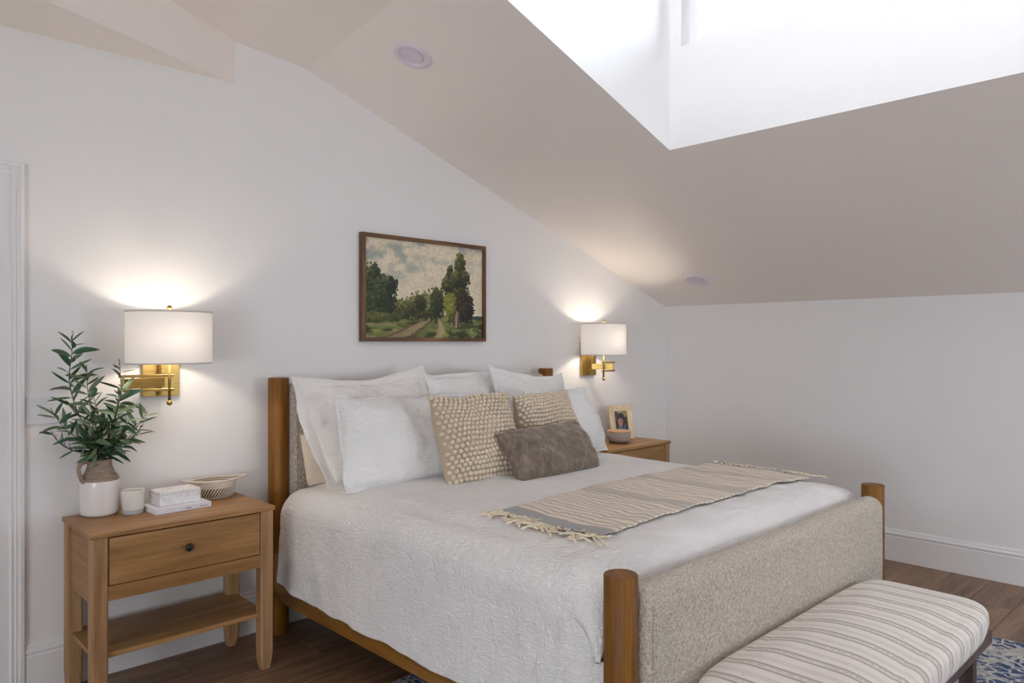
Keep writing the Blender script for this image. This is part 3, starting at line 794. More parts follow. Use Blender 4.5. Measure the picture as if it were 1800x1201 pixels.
# ------------------------------------------------------------------ throw
def throw():
    NX, NY = 190, 70
    xa, xb, = 2.035, 3.815
    me_v, uv, fs = [], [], []
    for i in range(NX+1):
        s = i/NX
        for j in range(NY+1):
            t = j/NY
            x = xa+(xb-xa)*s + (.020*(1-s))*(1-t)*0
            ylo = 1.665+.012*mn.noise(Vector((x*4, 0, 5))); yhi = lerp(2.185, 2.27, s)+.012*mn.noise(Vector((x*4, 9, 5)))
            y = ylo+(yhi-ylo)*t
            x2 = x + .02*(t-.5)*0 + .012*mn.noise(Vector((y*4, s*3, 2)))
            z = top_z(x2, y)+.020 + .0045*(1+mn.noise(Vector((x*16, y*4.5, 8)))) + .003*mn.noise(Vector((x*34, y*8, 1)))
            me_v.append((x2, y, z)); uv.append((s, t))
    n = NY+1
    for i in range(NX):
        for j in range(NY):
            a = i*n+j; fs.append((a, a+n, a+n+1, a+1))
    o = pyobj('throw_blanket', me_v, fs, m_throw)
    ul = o.data.uv_layers.new(name='uv')
    for lp in o.data.loops: ul.data[lp.index].uv = uv[lp.vertex_index]
    so = o.modifiers.new('thickness', 'SOLIDIFY'); so.thickness = .006; so.offset = 1
    tag(o, 'cream throw with wavy grey stripes and tassels across the foot of the bed', 'blanket')
    # tassels
    rr = random.Random(5)
    for end, x0, sgn in ((0, xa, -1), (1, xb, 1)):
        ylo, yhi = 1.67, (2.18 if end == 0 else 2.265)
        nT = 54
        for k in range(nT):
            y = ylo+(yhi-ylo)*(k+.5)/nT
            x_s = x0+.012*mn.noise(Vector((y*4, end*3, 2)))
            pts = []; L = rr.uniform(.085, .13); ang = rr.uniform(-.8, .8)-(.25 if end == 0 else 0); cur = rr.uniform(-2.4, 2.4)
            x, yy_ = x_s-sgn*.004, y; lift = rr.uniform(.004, .014)
            nS = 9
            for q in range(nS):
                pts.append((x, yy_, top_z(x, yy_)+.022+lift*sin(pi*q/nS)+(.006 if q < 2 else 0)))
                x += sgn*cos(ang)*L/nS; yy_ += sin(ang)*L/nS; ang += cur*.22
                if end == 1 and x > 3.84: x = 3.84
            b = bmesh.new()
            rad = [.0036+.0016*(q % 2) for q in range(nS)]; rad[1] = .0068; rad[-2] = .0066
            tube(b, pts, rad, n=5)
            mobj('tassel', b, m_fringe_grey if rr.random() < .13 else m_fringe, o, smooth=True)
    return o
throw()

# ------------------------------------------------------------------ nightstands
def nightstand(loc, label):
    r = empty('nightstand', loc, label=label, cat='nightstand', group='matching oak nightstands beside the bed')
    w, dp, h = .762, .435, .75      # local origin: front left corner of the top on the floor
    mobj('top', B(0, w, 0, dp, h-.020, h, bev=.003), m_oak_x, r)
    lw = .060; ins = .006
    def leg(x, y):
        b = bmesh.new(); a = lw
        rings = []
        for z, k in ((.0, .58), (.006, .72), (.035, .88), (.085, 1.0), (h-.0205, 1.0)):
            m_ = a*(1-k)/2; ch = .006
            rings.append([b.verts.new((x+q[0], y+q[1], z)) for q in ((m_+ch, m_), (a-m_-ch, m_), (a-m_, m_+ch), (a-m_, a-m_-ch), (a-m_-ch, a-m_), (m_+ch, a-m_), (m_, a-m_-ch), (m_, m_+ch))])
        for p, q in zip(rings, rings[1:]):
            for i in range(8): b.faces.new((p[i], p[(i+1) % 8], q[(i+1) % 8], q[i]))
        b.faces.new(rings[0][::-1]); b.faces.new(rings[-1])
        l = mobj('leg', b, m_oak_z, r)
        b = B(x+a*.28, x+a*.72, y+a*.28, y+a*.72, -.0, .004); 
        return l
    for x in (ins, w-ins-lw):
        for y in (ins, dp-ins-lw): leg(x, y)
    x0, x1 = ins+lw, w-ins-lw
    mobj('side_panel', B(ins+.012, ins+.030, ins+lw, dp-ins-lw, .46, h-.0205), m_oak_y, r)
    mobj('side_panel', B(w-ins-.030, w-ins-.012, ins+lw, dp-ins-lw, .46, h-.0205), m_oak_y, r)
    mobj('back_panel', B(x0, x1, dp-.03, dp-.015, .46, h-.0205), m_oak_x, r)
    mobj('drawer_rail', B(x0, x1, ins+.008, ins+.03, .475, .533), m_oak_x, r)
    mobj('drawer_box', B(x0+.002, x1-.002, ins+.030, dp-.032, .52, h-.022), m_dark, r)
    d = mobj('drawer', B(x0+.004, x1-.004, ins+.004, ins+.028, .537, h-.026, bev=.0012), m_oak_x, r)
    b = bmesh.new(); lathe(b, [(.0055, 0), (.0055, .010), (.0085, .014), (.0155, .018), (.0165, .023), (.013, .028), (.005, .030)], n=24, capt=True)
    kn = mobj('knob', b, m_black, d, smooth=True); kn.location = ((x0+x1)/2-.01, ins+.004, .635); kn.rotation_euler = (pi/2, 0, 0)
    mobj('shelf', B(ins+.018, w-ins-.018, ins+.03, dp-ins-.012, .242, .262, bev=.002), m_oak_x, r)
    return r
NSX, NSY, NSZ = .815, 3.19, .75
n1 = nightstand((NSX, NSY, 0), 'light oak one drawer nightstand left of the bed')
n2 = dup(n1); n2.location = (4.010, 3.19, 0); n2['label'] = 'light oak nightstand right of the bed, mostly hidden by it'

# ------------------------------------------------------------------ sconces
def sconce(name, plate_x, rod, pivot, label):
    """plate on wall, stem, flat arm to pivot, twin bars to rod, rod with ball, shade"""
    r = empty('wall_sconce', (0, 0, 0), label=label, cat='lamp', group='brass swing arm sconces with drum shades')
    zt, zb_, zc = 1.43, 1.245, 1.32
    mobj('backplate', B(plate_x-.083, plate_x+.083, D-.022, D, zb_, zt+.07, bev=.0015), m_brass, r)
    sx, sy = plate_x-.004, D-.050
    b = bmesh.new(); box(b, sx-.007, sx+.007, sy-.007, sy+.007, zb_+.005, zt+.055, bev=.001)
    for z in (zb_+.035, zt+.02):
        box(b, sx-.006, sx+.006, sy+.006, D-.021, z-.007, z+.007)
    mobj('stem', b, m_brass, r)
    def bar(p, q, w, h, zc_, nm, ext=0.0):
        d = Vector((q[0]-p[0], q[1]-p[1], 0)); L = d.length; d.normalize(); n = Vector((-d.y, d.x, 0))
        b = bmesh.new()
        P0 = Vector((p[0], p[1], 0))-d*ext; P1 = Vector((q[0], q[1], 0))+d*ext
        vv = [b.verts.new((P+n*s*w/2)+Vector((0, 0, zc_+t*h/2))) for P in (P0, P1) for s in (-1, 1) for t in (-1, 1)]
        for f in ((0,1,3,2), (4,6,7,5), (0,4,5,1), (2,3,7,6), (0,2,6,4), (1,5,7,3)): b.faces.new([vv[k] for k in f])
        bmesh.ops.bevel(b, geom=list(b.edges), offset=.001, segments=1, affect='EDGES')
        return mobj(nm, b, m_brass, r)
    bar((sx, sy-.008), pivot, .009, .044, zc-.006, 'flat_arm', .006)
    bar(pivot, rod, .010, .012, zc+.028, 'twin_bar', .018)
    bar(pivot, rod, .010, .012, zc-.036, 'twin_bar', .018)
    b = bmesh.new(); cyl(b, pivot, .0065, .0065, zc-.03, zc+.024, 16); mobj('pivot_pin', b, m_brass, r)
    b = bmesh.new(); cyl(b, rod, .0065, .0065, 1.228, 1.46, 20); cyl(b, rod, .0030, .0030, 1.46, 1.650, 12)
    mobj('rod', b, m_brass, r, smooth=True)
    b = bmesh.new(); bmesh.ops.create_uvsphere(b, u_segments=20, v_segments=12, radius=.0125, matrix=Matrix.Translation((rod[0], rod[1], 1.224))); mobj('ball_end', b, m_brass, r, smooth=True)
    b = bmesh.new(); bmesh.ops.create_uvsphere(b, u_segments=20, v_segments=12, radius=.0115, matrix=Matrix.Translation((rod[0], rod[1], 1.657)))
    cyl(b, rod, .009, .005, 1.640, 1.647, 16); mobj('finial', b, m_brass, r, smooth=True)
    # shade
    n = 72; ax, ay = .181, .150; ex = 2.3
    def ring(k, z, b):
        out = []
        for i in range(n):
            a = 2*pi*i/n; ca, sa = cos(a), sin(a)
            out.append(b.verts.new((rod[0]+k*ax*math.copysign(abs(ca)**(2/ex), ca), rod[1]+k*ay*math.copysign(abs(sa)**(2/ex), sa), z)))
        return out
    b = bmesh.new(); z0, z1 = 1.403, 1.640
    ra = [ring(1, z, b) for z in (z0, z1)]
    for i in range(n): b.faces.new((ra[0][i], ra[0][(i+1) % n], ra[1][(i+1) % n], ra[1][i]))
    sh = mobj('lamp_shade', b, m_shade, r, smooth=True)
    for z in (z0, z1):
        b = bmesh.new(); dz = .006
        zs = (z-.0015, z+dz) if z == z0 else (z-dz, z+.0015)
        rr_ = [ring(k, zz, b) for k, zz in ((1.006, zs[0]), (1.006, zs[1]), (.985, zs[1]), (.985, zs[0]))]
        for q in range(4):
            A, C = rr_[q], rr_[(q+1) % 4]
            for i in range(n): b.faces.new((A[i], A[(i+1) % n], C[(i+1) % n], C[i]))
        mobj('shade_rim', b, m_shade_tape, sh, smooth=True)
    # spider + socket + bulb
    b = bmesh.new()
    for a in (0, 2*pi/3, 4*pi/3):
        tube(b, [(rod[0], rod[1], 1.632), (rod[0]+.97*ax*cos(a), rod[1]+.97*ay*sin(a), 1.636)], .0018, n=6)
    cyl(b, rod, .017, .017, 1.425, 1.475, 20); mobj('shade_holder', b, m_brass, r)
    b = bmesh.new(); bmesh.ops.create_uvsphere(b, u_segments=16, v_segments=10, radius=.026, matrix=Matrix.Translation((rod[0], rod[1], 1.52)))
    mobj('bulb', b, m_bulb, r, smooth=True)
    for k, (dx, dy) in enumerate(((.0, -.045),)):
        light('sconce_light', 'POINT', (rod[0]+dx, rod[1]+dy, 1.52), LAMP_W, LAMP_C, shadow_soft_size=.03)
    return r
sconce('a', 1.234, (1.217, 3.50), (1.035, 3.545), 'lit brass swing arm sconce with white drum shade above the left nightstand')
sconce('b', 4.365, (4.345, 3.50), (4.455, 3.495), 'lit brass swing arm sconce with white drum shade near the right corner')

# ------------------------------------------------------------------ framed landscape painting
PX0, PX1, PZ0, PZ1 = 2.33, 3.287, 1.504, 2.136
def painting():
    r = empty('framed_painting', (PX0, D, PZ0), label='framed landscape painting of trees beside a rutted country road', cat='painting')
    W, H = PX1-PX0, PZ1-PZ0; fw = .024; dp = .036
    def mit(pts, mat):
        b = bmesh.new(); prism(b, pts, lambda p, d: (p[0], d, p[1]), -dp, -.001); mobj('frame_side', b, mat, r)
    mit([(0,0), (W,0), (W-fw,fw), (fw,fw)], m_frame); mit([(0,H), (fw,H-fw), (W-fw,H-fw), (W,H)], m_frame)
    mit([(0,0), (fw,fw), (fw,H-fw), (0,H)], m_frame_z); mit([(W,0), (W,H), (W-fw,H-fw), (W-fw,fw)], m_frame_z)
    # paint the canvas: per-vertex colours on a fine flat grid
    nx, ny = 420, 280
    rs = np.random.RandomState(4)
    X, Y = np.meshgrid(np.linspace(0, 1, nx), np.linspace(0, 1, ny))   # Y up
    def fbm(fx, fy, seed, o=4):
        rr_ = np.random.RandomState(seed); out = np.zeros_like(X); amp = 1
        for k in range(o):
            gx, gy = int(fx*2**k)+2, int(fy*2**k)+2
            g = rr_.rand(gy+1, gx+1); xs = X*(gx-1e-6); ys = Y*(gy-1e-6); xi = xs.astype(int); yi = ys.astype(int); tx = xs-xi; ty = ys-yi
            tx = tx*tx*(3-2*tx); ty = ty*ty*(3-2*ty)
            xi1 = np.minimum(xi+1, gx); yi1 = np.minimum(yi+1, gy)
            out += amp*((g[yi, xi]*(1-tx)+g[yi, xi1]*tx)*(1-ty)+(g[yi1, xi]*(1-tx)+g[yi1, xi1]*tx)*ty); amp *= .55
        return out/(sum(.55**k for k in range(o)))
    def mixc(img, c, m):
        return img*(1-m[..., None])+np.array(c)[None, None, :]*m[..., None]
    sm = lambda a, b, x: np.clip((x-a)/(b-a), 0, 1)
    n1_, n2_, n3_ = fbm(5, 5, 1), fbm(14, 12, 2), fbm(60, 60, 3, 3)
    sky = np.array([214, 202, 178.])[None, None, :]*np.ones((ny, nx, 3))
    img = mixc(sky, (160, 162, 152), sm(.50, .75, n1_)*.6*sm(.35, .9, Y+.2*(1-X)))
    img = mixc(img, (132, 142, 140), .7*sm(.50, .68, fbm(9, 9, 5)+.12*(n3_-.5))*sm(.55, .85, Y+.35*(.4-X)))
    img = mixc(img, (206, 194, 160), sm(.55, .75, fbm(6, 8, 6))*.6)
    # ground
    g0 = .24+.012*(n1_-.5)
    ground = Y < g0
    gcol = np.zeros((ny, nx, 3)); gcol[:] = (112, 118, 62)
    gcol = mixc(gcol, (60, 64, 34), sm(.42, .6, fbm(9, 26, 7)))
    gcol = mixc(gcol, (146, 146, 84), sm(.58, .72, fbm(10, 30, 8))*.8)
    # rutted track sweeping from the lower left centre to (.6,.22)
    def track(x0, x1, w0, w1, col, bend=0.):
        t = np.clip(Y/.22, 0, 1.0); xc = x0+(x1-x0)*t**.8+bend*np.sin(pi*t); w = w0+(w1-w0)*t
        d = np.abs(X-xc)/w+ 1.0*(n2_-.5)+.9*(n3_-.5)
        return sm(1.1, .5, d)*(Y < .225)
    gcol = mixc(gcol, (158, 138, 108), track(.20, .56, .13, .02, 0, -.02)*.85)
    gcol = mixc(gcol, (92, 72, 54), track(.13, .50, .035, .01, 0)*.7)
    gcol = mixc(gcol, (92, 72, 56), track(.34, .56, .028, .006, 0)*.8)
    gcol = mixc(gcol, (108, 112, 60), track(.42, .575, .05, .012, 0)*.9)
    gcol = mixc(gcol, (176, 154, 124), track(.60, .585, .040, .012, 0, .03)*.8)
    gcol = mixc(gcol, (150, 136, 104), (sm(.115, .125, Y)*sm(.15, .14, Y+.02*(n2_-.5))*(X < .25))*.7)
    gcol = mixc(gcol, (52, 62, 44), sm(.55, .68, fbm(18, 20, 9))*(X > .66)*(Y < .20))
    gcol = mixc(gcol, (168, 176, 160), sm(.64, .7, fbm(50, 50, 10))*(X > .85)*(Y < .1))
    img = np.where(ground[..., None], gcol, img)
    # distant strip at right
    dm = ((Y > .20) & (Y < .245+.015*(n2_-.5)) & (X > .80)); img = mixc(img, (52, 66, 56), dm.astype(float)*.9)
    # foliage masses as piles of blobs
    def tree(blobs, cols, seed, dab=.012, dens=900):
        nonlocal img
        rr_ = np.random.RandomState(seed)
        tot = sum(b[2]*b[3] for b in blobs)
        for (cx, cy, rx, ry) in blobs:
            k = int(2.1*dens*rx*ry/tot)
            for _ in range(k):
                a = rr_.rand()*2*pi; q = math.sqrt(rr_.rand())*(1.0+.24*rr_.randn())
                x, y = cx+rx*q*cos(a), cy+ry*q*sin(a)
                s = dab*(.28+rr_.rand()*.62)
                if y < .17 or abs(x-cx) > 1.35*rx or abs(y-cy) > 1.35*ry: continue
                i0, i1 = max(0, int((x-s)*nx)), min(nx, int((x+s)*nx)+1); j0, j1 = max(0, int((y-s*1.5)*ny)), min(ny, int((y+s*1.5)*ny)+1)
                if i1 <= i0 or j1 <= j0: continue
                m = (((X[j0:j1, i0:i1]-x)/s)**2+((Y[j0:j1, i0:i1]-y)/(s*1.35))**2) < 1
                lightness = (y-(cy-ry))/(2*ry)*.5+(-(x-cx)/rx)*.18+rr_.rand()*.45
                c = cols[min(len(cols)-1, max(0, int(lightness*len(cols))))]
                sub = img[j0:j1, i0:i1]; sub[m] = np.array(c)*(.9+.2*rr_.rand())
    dark = [(30, 36, 28), (38, 44, 32), (50, 56, 36), (64, 70, 42), (84, 88, 50)]
    tree([(.36, .30, .14, .09), (.46, .34, .10, .12), (.57, .36, .07, .14), (.27, .29, .10, .08)], [(40,44,28), (56,60,34), (80,84,44), (106,108,58), (134,130,76)], 11, dens=1700)
    tree([(.585, .38, .05, .12), (.44, .36, .035, .07)], dark, 12, dens=700)
    tree([(.03, .40, .10, .28), (.07, .62, .055, .10), (.14, .48, .09, .13), (.20, .55, .05, .06), (.09, .32, .14, .16), (.05, .22, .12, .08)], [(28,34,28), (34,42,32), (46,56,38), (62,72,46), (84,92,58)], 13, dens=2300)
    tree([(.05, .20, .14, .05), (.18, .2, .1, .04)], [(52,58,30), (72,78,38), (96,98,50)], 14, dens=500)
    # willow group at right, with pale trunks
    tree([(.80, .30, .085, .12), (.75, .50, .085, .15), (.79, .78, .038, .12), (.68, .58, .045, .09), (.83, .66, .045, .07), (.70, .72, .022, .06), (.76, .64, .05, .08)], [(34,36,26), (44,48,30), (62,66,38), (88,92,50), (116,118,66)], 15, dens=2600)
    tree([(.70, .36, .05, .11), (.72, .30, .04, .08)], [(84,88,34), (108,112,44), (134,136,62)], 16, dens=420)
    tree([(.83, .36, .065, .14), (.86, .30, .05, .08)], [(26,26,24), (36,34,28), (50,46,34), (68,60,42)], 17, dens=900)
    for (xa, ya, xb, yb, w, c) in ((.745, .12, .76, .30, .012, (128,112,96)), (.765, .10, .785, .30, .010, (84,68,56)), (.735, .13, .73, .28, .006, (58,48,38)), (.695, .15, .705, .27, .005, (66,52,40)), (.755, .11, .77, .29, .004, (168,152,136))):
        t = np.clip((Y-ya)/(yb-ya), 0, 1); d = np.abs(X-(xa+(xb-xa)*t)); img = mixc(img, c, ((d < w*(1.5-t)) & (Y > ya) & (Y < yb)).astype(float))
    # brush grain
    img *= (.94+.2*n3_)[..., None]
    img = np.clip(img, 0, 255)/255
    linc = np.where(img <= .04045, img/12.92, ((img+.055)/1.055)**2.4)
    iw, ih = W-2*fw, H-2*fw
    vs = np.stack([fw+X*iw, np.full_like(X, -.022), fw+Y*ih], -1).reshape(-1, 3)
    ii = np.arange(nx*ny).reshape(ny, nx)
    q = np.stack([ii[:-1, :-1], ii[:-1, 1:], ii[1:, 1:], ii[1:, :-1]], -1).reshape(-1, 4)
    me = bpy.data.meshes.new('canvas'); me.vertices.add(nx*ny); me.vertices.foreach_set('co', vs.ravel())
    me.loops.add(q.size); me.loops.foreach_set('vertex_index', q.ravel().astype(np.int32)); me.polygons.add(len(q))
    me.polygons.foreach_set('loop_start', np.arange(0, q.size, 4, dtype=np.int32)); me.update(calc_edges=True)
    ca = me.color_attributes.new('paint', 'FLOAT_COLOR', 'POINT')
    ca.data.foreach_set('color', np.concatenate([linc.reshape(-1, 3), np.ones((nx*ny, 1))], 1).ravel())
    m = M('painted_canvas'); at = m.n('Attribute'); at.attribute_name = 'paint'; m.l(at.outputs['Color'], m.b.inputs['Base Color']); m.set(Roughness=.6); m.bump(m.noise(m.coord(), 160, 4), .25, .002)
    me.materials.append(m.m); cv = bpy.data.objects.new('canvas', me); link(cv, r)
    mobj('backing', B(fw-.004, W-fw+.004, -.020, -.002, fw-.004, H-fw+.004), m_dark, r)
painting()

# ------------------------------------------------------------------ left nightstand goods
# jug
jx, jy = .946, 3.562
jug = empty('ceramic_jug', (jx, jy, NSZ), label='tall white glazed jug with unglazed brown neck and handle', cat='vase')
jug.rotation_euler = (0, 0, 0)
b = bmesh.new(); lathe(b, [(.060, 0), (.068, .002), (.0765, .010), (.0785, .020), (.0785, .130), (.0775, .148), (.0765, .152)], n=56); mobj('body', b, m_glaze, jug, smooth=True)
b = bmesh.new(); lathe(b, [(.0768, .150), (.0765, .156), (.070, .168), (.058, .186), (.050, .205), (.0475, .222), (.0480, .236), (.0500, .240), (.0470, .241), (.0440, .238), (.0430, .20), (.050, .17)], n=56, capb=False); mobj('neck', b, m_clay, jug, smooth=True)
b = bmesh.new()
hd = Vector((-.92, -.38, 0)).normalized()
hp_ = [(.040, .230), (.066, .238), (.090, .232), (.099, .212), (.094, .186), (.084, .164), (.072, .146)]
pts = []
for k in range(len(hp_)-1):
    for q in range(4):
        t = q/4; a = hp_[k]; c = hp_[k+1]; pts.append(hd*lerp(a[0], c[0], t)+Vector((0, 0, lerp(a[1], c[1], t))))
tube(b, pts, .0088, n=10); mobj('handle', b, m_clay, jug, smooth=True)
# candle
cd = empty('candle', (1.056, 3.478, NSZ), label='cream candle in a milky white glass tumbler beside the jug', cat='candle')
b = bmesh.new(); lathe(b, [(.040, .0), (.042, .002), (.0425, .016), (.040, .018)], n=40, capt=True); mobj('glass_base', b, m_clear, cd, smooth=True)
b = bmesh.new(); lathe(b, [(.040, .0185), (.0435, .022), (.0475, .100), (.048, .103), (.0462, .104), (.0452, .100), (.0440, .085)], n=40, capb=True); mobj('glass', b, m_milk, cd, smooth=True)
b = bmesh.new(); lathe(b, [(.0405, .030), (.0438, .0845), (.02, .086), (.001, .086)], n=40, capt=True); mobj('wax', b, m_wax, cd, smooth=True)
b = bmesh.new(); tube(b, [(0, 0, .085), (.001, 0, .096)], .0012, n=6); mobj('wick', b, m_dark, cd)
# book, marble box
ang = radians(3)
bk = empty('book', (1.112, 3.362, NSZ+.0005), ang, label='thin white book lying flat under the marble box', cat='book')
bw, bd = .245, .165
mobj('back_cover', B(0, bw, 0, bd, 0, .0025), m_paper, bk)
mobj('front_cover', B(0, bw, 0, bd, .0215, .024), m_paper, bk)
mobj('spine', B(0, bw, -.0005, .003, 0, .024, bev=.0008), m_paper, bk)
mobj('pages', B(.004, bw-.004, .003, bd-.005, .0026, .0214), m_pages, bk)
b = bmesh.new(); xx = .130
rr = random.Random(2)
for k in range(7):       # tiny title letters, too small to read in the photograph
    w = rr.uniform(.0016, .0028); box(b, xx, xx+w, -.0011, -.0004, .009, .0128); xx += w+.0012
mobj('title', b, m_ink, bk)
b = bmesh.new(); box(b, .198, .202, -.0011, -.0004, .0085, .0135)
xx = .206
for k in range(9):
    w = rr.uniform(.0010, .0018); box(b, xx, xx+w, -.0011, -.0004, .0098, .0122); xx += w+.0009
mobj('publisher_mark', b, m_ink, bk)
mb = empty('marble_box', (1.143, 3.405, NSZ+.025), ang, label='white marble rectangular box on top of the thin book', cat='box')
mobj('box_body', B(0, .182, 0, .115, 0, .049, bev=.0012), m_marble, mb)
mobj('box_lid', B(0, .182, 0, .115, .0495, .062, bev=.0012), m_marble, mb)
# rope basket
bs = empty('rope_basket', (1.452, 3.565, NSZ), label='small coiled cream rope basket with looped handles on the left nightstand', cat='basket')
ax_, ay_ = .085, .065
b = bmesh.new(); n = 64
vs, fs, uvs = [], [], []
pr_ = [(.80, .004), (.90, .012), (.97, .026), (1.0, .042), (1.0, .05)]
for k, (s, z) in enumerate(pr_):
    for i in range(n):
        a = 2*pi*i/n; vs.append((ax_*s*cos(a), ay_*s*sin(a), z)); uvs.append((i/n, k))
for k in range(len(pr_)-1):
    for i in range(n): fs.append((k*n+i, k*n+(i+1) % n, (k+1)*n+(i+1) % n, (k+1)*n+i))
# woven lower wall as twisted rope strokes
b = bmesh.new()
tube(b, [(ax_*.80*cos(2*pi*i/n), ay_*.80*sin(2*pi*i/n), .0045) for i in range(n)], .0045, n=6, closed=True)
mobj('base_coil', b, m_rope, bs, smooth=True)
b = bmesh.new(); lathe(b, [(.78, .002), (.95, .024), (.97, .045), (.96, .05)], n=40, ax=ax_, ay=ay_); mobj('inner_wall', b, simple('basket_brown', lin(104,76,56), .9), bs, smooth=True)
b = bmesh.new()
for row, (s, z) in enumerate(((.88, .010), (.94, .0185), (.98, .027), (1.0, .036))):
    m_n = 40
    for i in range(m_n):
        a = 2*pi*(i+.5*(row % 2))/m_n; da = 2*pi/m_n*.75
        p0 = Vector((ax_*s*cos(a), ay_*s*sin(a), z-.004)); p1 = Vector((ax_*(s+.015)*cos(a+da), ay_*(s+.015)*sin(a+da), z+.006))
        tube(b, [p0, (p0+p1)/2+Vector((cos(a), sin(a), 0))*.002, p1], .0030, n=5)
o = mobj('woven_band', b, m_rope, bs, smooth=True); o['kind'] = 'stuff'
for z, s in ((.046, 1.01), (.054, 1.03), (.062, 1.04)):
    b = bmesh.new(); tube(b, [(ax_*s*cos(2*pi*i/n), ay_*s*sin(2*pi*i/n), z) for i in range(n)], .0045, n=8, closed=True); mobj('rope_coil', b, m_rope, bs, smooth=True)
b = bmesh.new(); pts = []
for i in range(96):
    a = 2*pi*i/96; e = abs(cos(a))**10
    pts.append(((ax_*1.05+.050*e)*cos(a), (ay_*1.04)*sin(a)*(1-.3*e), .071+.006*e))
tube(b, pts, .0048, n=8, closed=True)
h_ = mobj('rim_handles', b, m_rope, bs, smooth=True)
bs.rotation_euler = (0, 0, radians(-8)); bs.scale = (1.06, 1.06, 1.2)

# ------------------------------------------------------------------ leafy stems in the jug
def leaf_mesh(L, w, bend, fold):
    b = bmesh.new(); n = 7; rows_ = []
    for i in range(n+1):
        t = i/n; ww = w*(sin(pi*t**.85)**.8) if 0 < t < 1 else .0008
        y_ = L*t; z = bend*L*t*t
        rows_.append([b.verts.new((-ww/2, y_, z+fold*ww)), b.verts.new((0, y_, z)), b.verts.new((ww/2, y_, z+fold*ww))])
    for a, c in zip(rows_, rows_[1:]):
        for k in (0, 1): b.faces.new((a[k], a[k+1], c[k+1], c[k]))
    me = bpy.data.meshes.new('leaf'); bmesh.ops.recalc_face_normals(b, faces=b.faces); b.to_mesh(me); b.free()
    for p in me.polygons: p.use_smooth = True
    me.materials.append(m_leaf); return me
lrng = random.Random(12)
LEAVES = [leaf_mesh(1.0, lrng.uniform(.19, .29), lrng.uniform(-.25, .2), lrng.uniform(.1, .5)) for _ in range(8)]
pot = empty('olive_branches', (jx, jy, NSZ+.15), label='leafy green olive branches standing in the brown necked jug', cat='plant')
base = Vector((jx, jy, NSZ+.15)); mouth = Vector((jx, jy, NSZ+.24))
stems = [
 # (list of points, leaf count, leafy from t, leaf size, bare tip)
 ([(.900,3.55,1.10), (.848,3.53,1.22), (.822,3.53,1.34), (.829,3.52,1.45), (.831,3.52,1.533)], 41, .16, 0.103),
 ([(.930,3.52,1.08), (.905,3.50,1.18), (.882,3.49,1.29), (.876,3.49,1.407)], 31, .16, 0.097),
 ([(.975,3.54,1.08), (1.000,3.53,1.18), (1.018,3.52,1.28), (1.014,3.52,1.418)], 34, .16, 0.095),
 ([(.965,3.50,1.10), (.985,3.46,1.20), (.990,3.44,1.305)], 21, .18, 0.089),
 ([(.905,3.52,1.04), (.850,3.48,1.09), (.785,3.46,1.15), (.735,3.45,1.235)], 24, .28, 0.092),
 ([(.900,3.54,1.02), (.840,3.54,1.04), (.790,3.53,1.075), (.752,3.53,1.13)], 4, .45, 0.079),
 ([(1.000,3.53,1.03), (1.045,3.50,1.08), (1.085,3.49,1.14), (1.118,3.48,1.195)], 17, .3, 0.089),
 ([(1.000,3.56,1.01), (1.050,3.56,1.04), (1.095,3.56,1.08), (1.115,3.56,1.125)], 10, .3, 0.084),
 ([(.920,3.50,1.05), (.895,3.45,1.12), (.875,3.42,1.20)], 22, .2, 0.092),
 ([(.985,3.50,1.05), (1.005,3.45,1.11), (1.030,3.43,1.17)], 20, .2, 0.086),
 ([(.955,3.58,1.08), (.950,3.60,1.18), (.930,3.60,1.27)], 20, .2, 0.089),
]
def catmull(P, n=8):
    P = [Vector(p) for p in P]; out = []
    Q = [P[0]*2-P[1]]+P+[P[-1]*2-P[-2]]
    for i in range(1, len(Q)-2):
        p0, p1, p2, p3 = Q[i-1:i+3]
        for k in range(n):
            t = k/n; out.append(.5*((2*p1)+(p2-p0)*t+(2*p0-5*p1+4*p2-p3)*t*t+(3*p1-p0-3*p2+p3)*t**3))
    out.append(P[-1]); return out
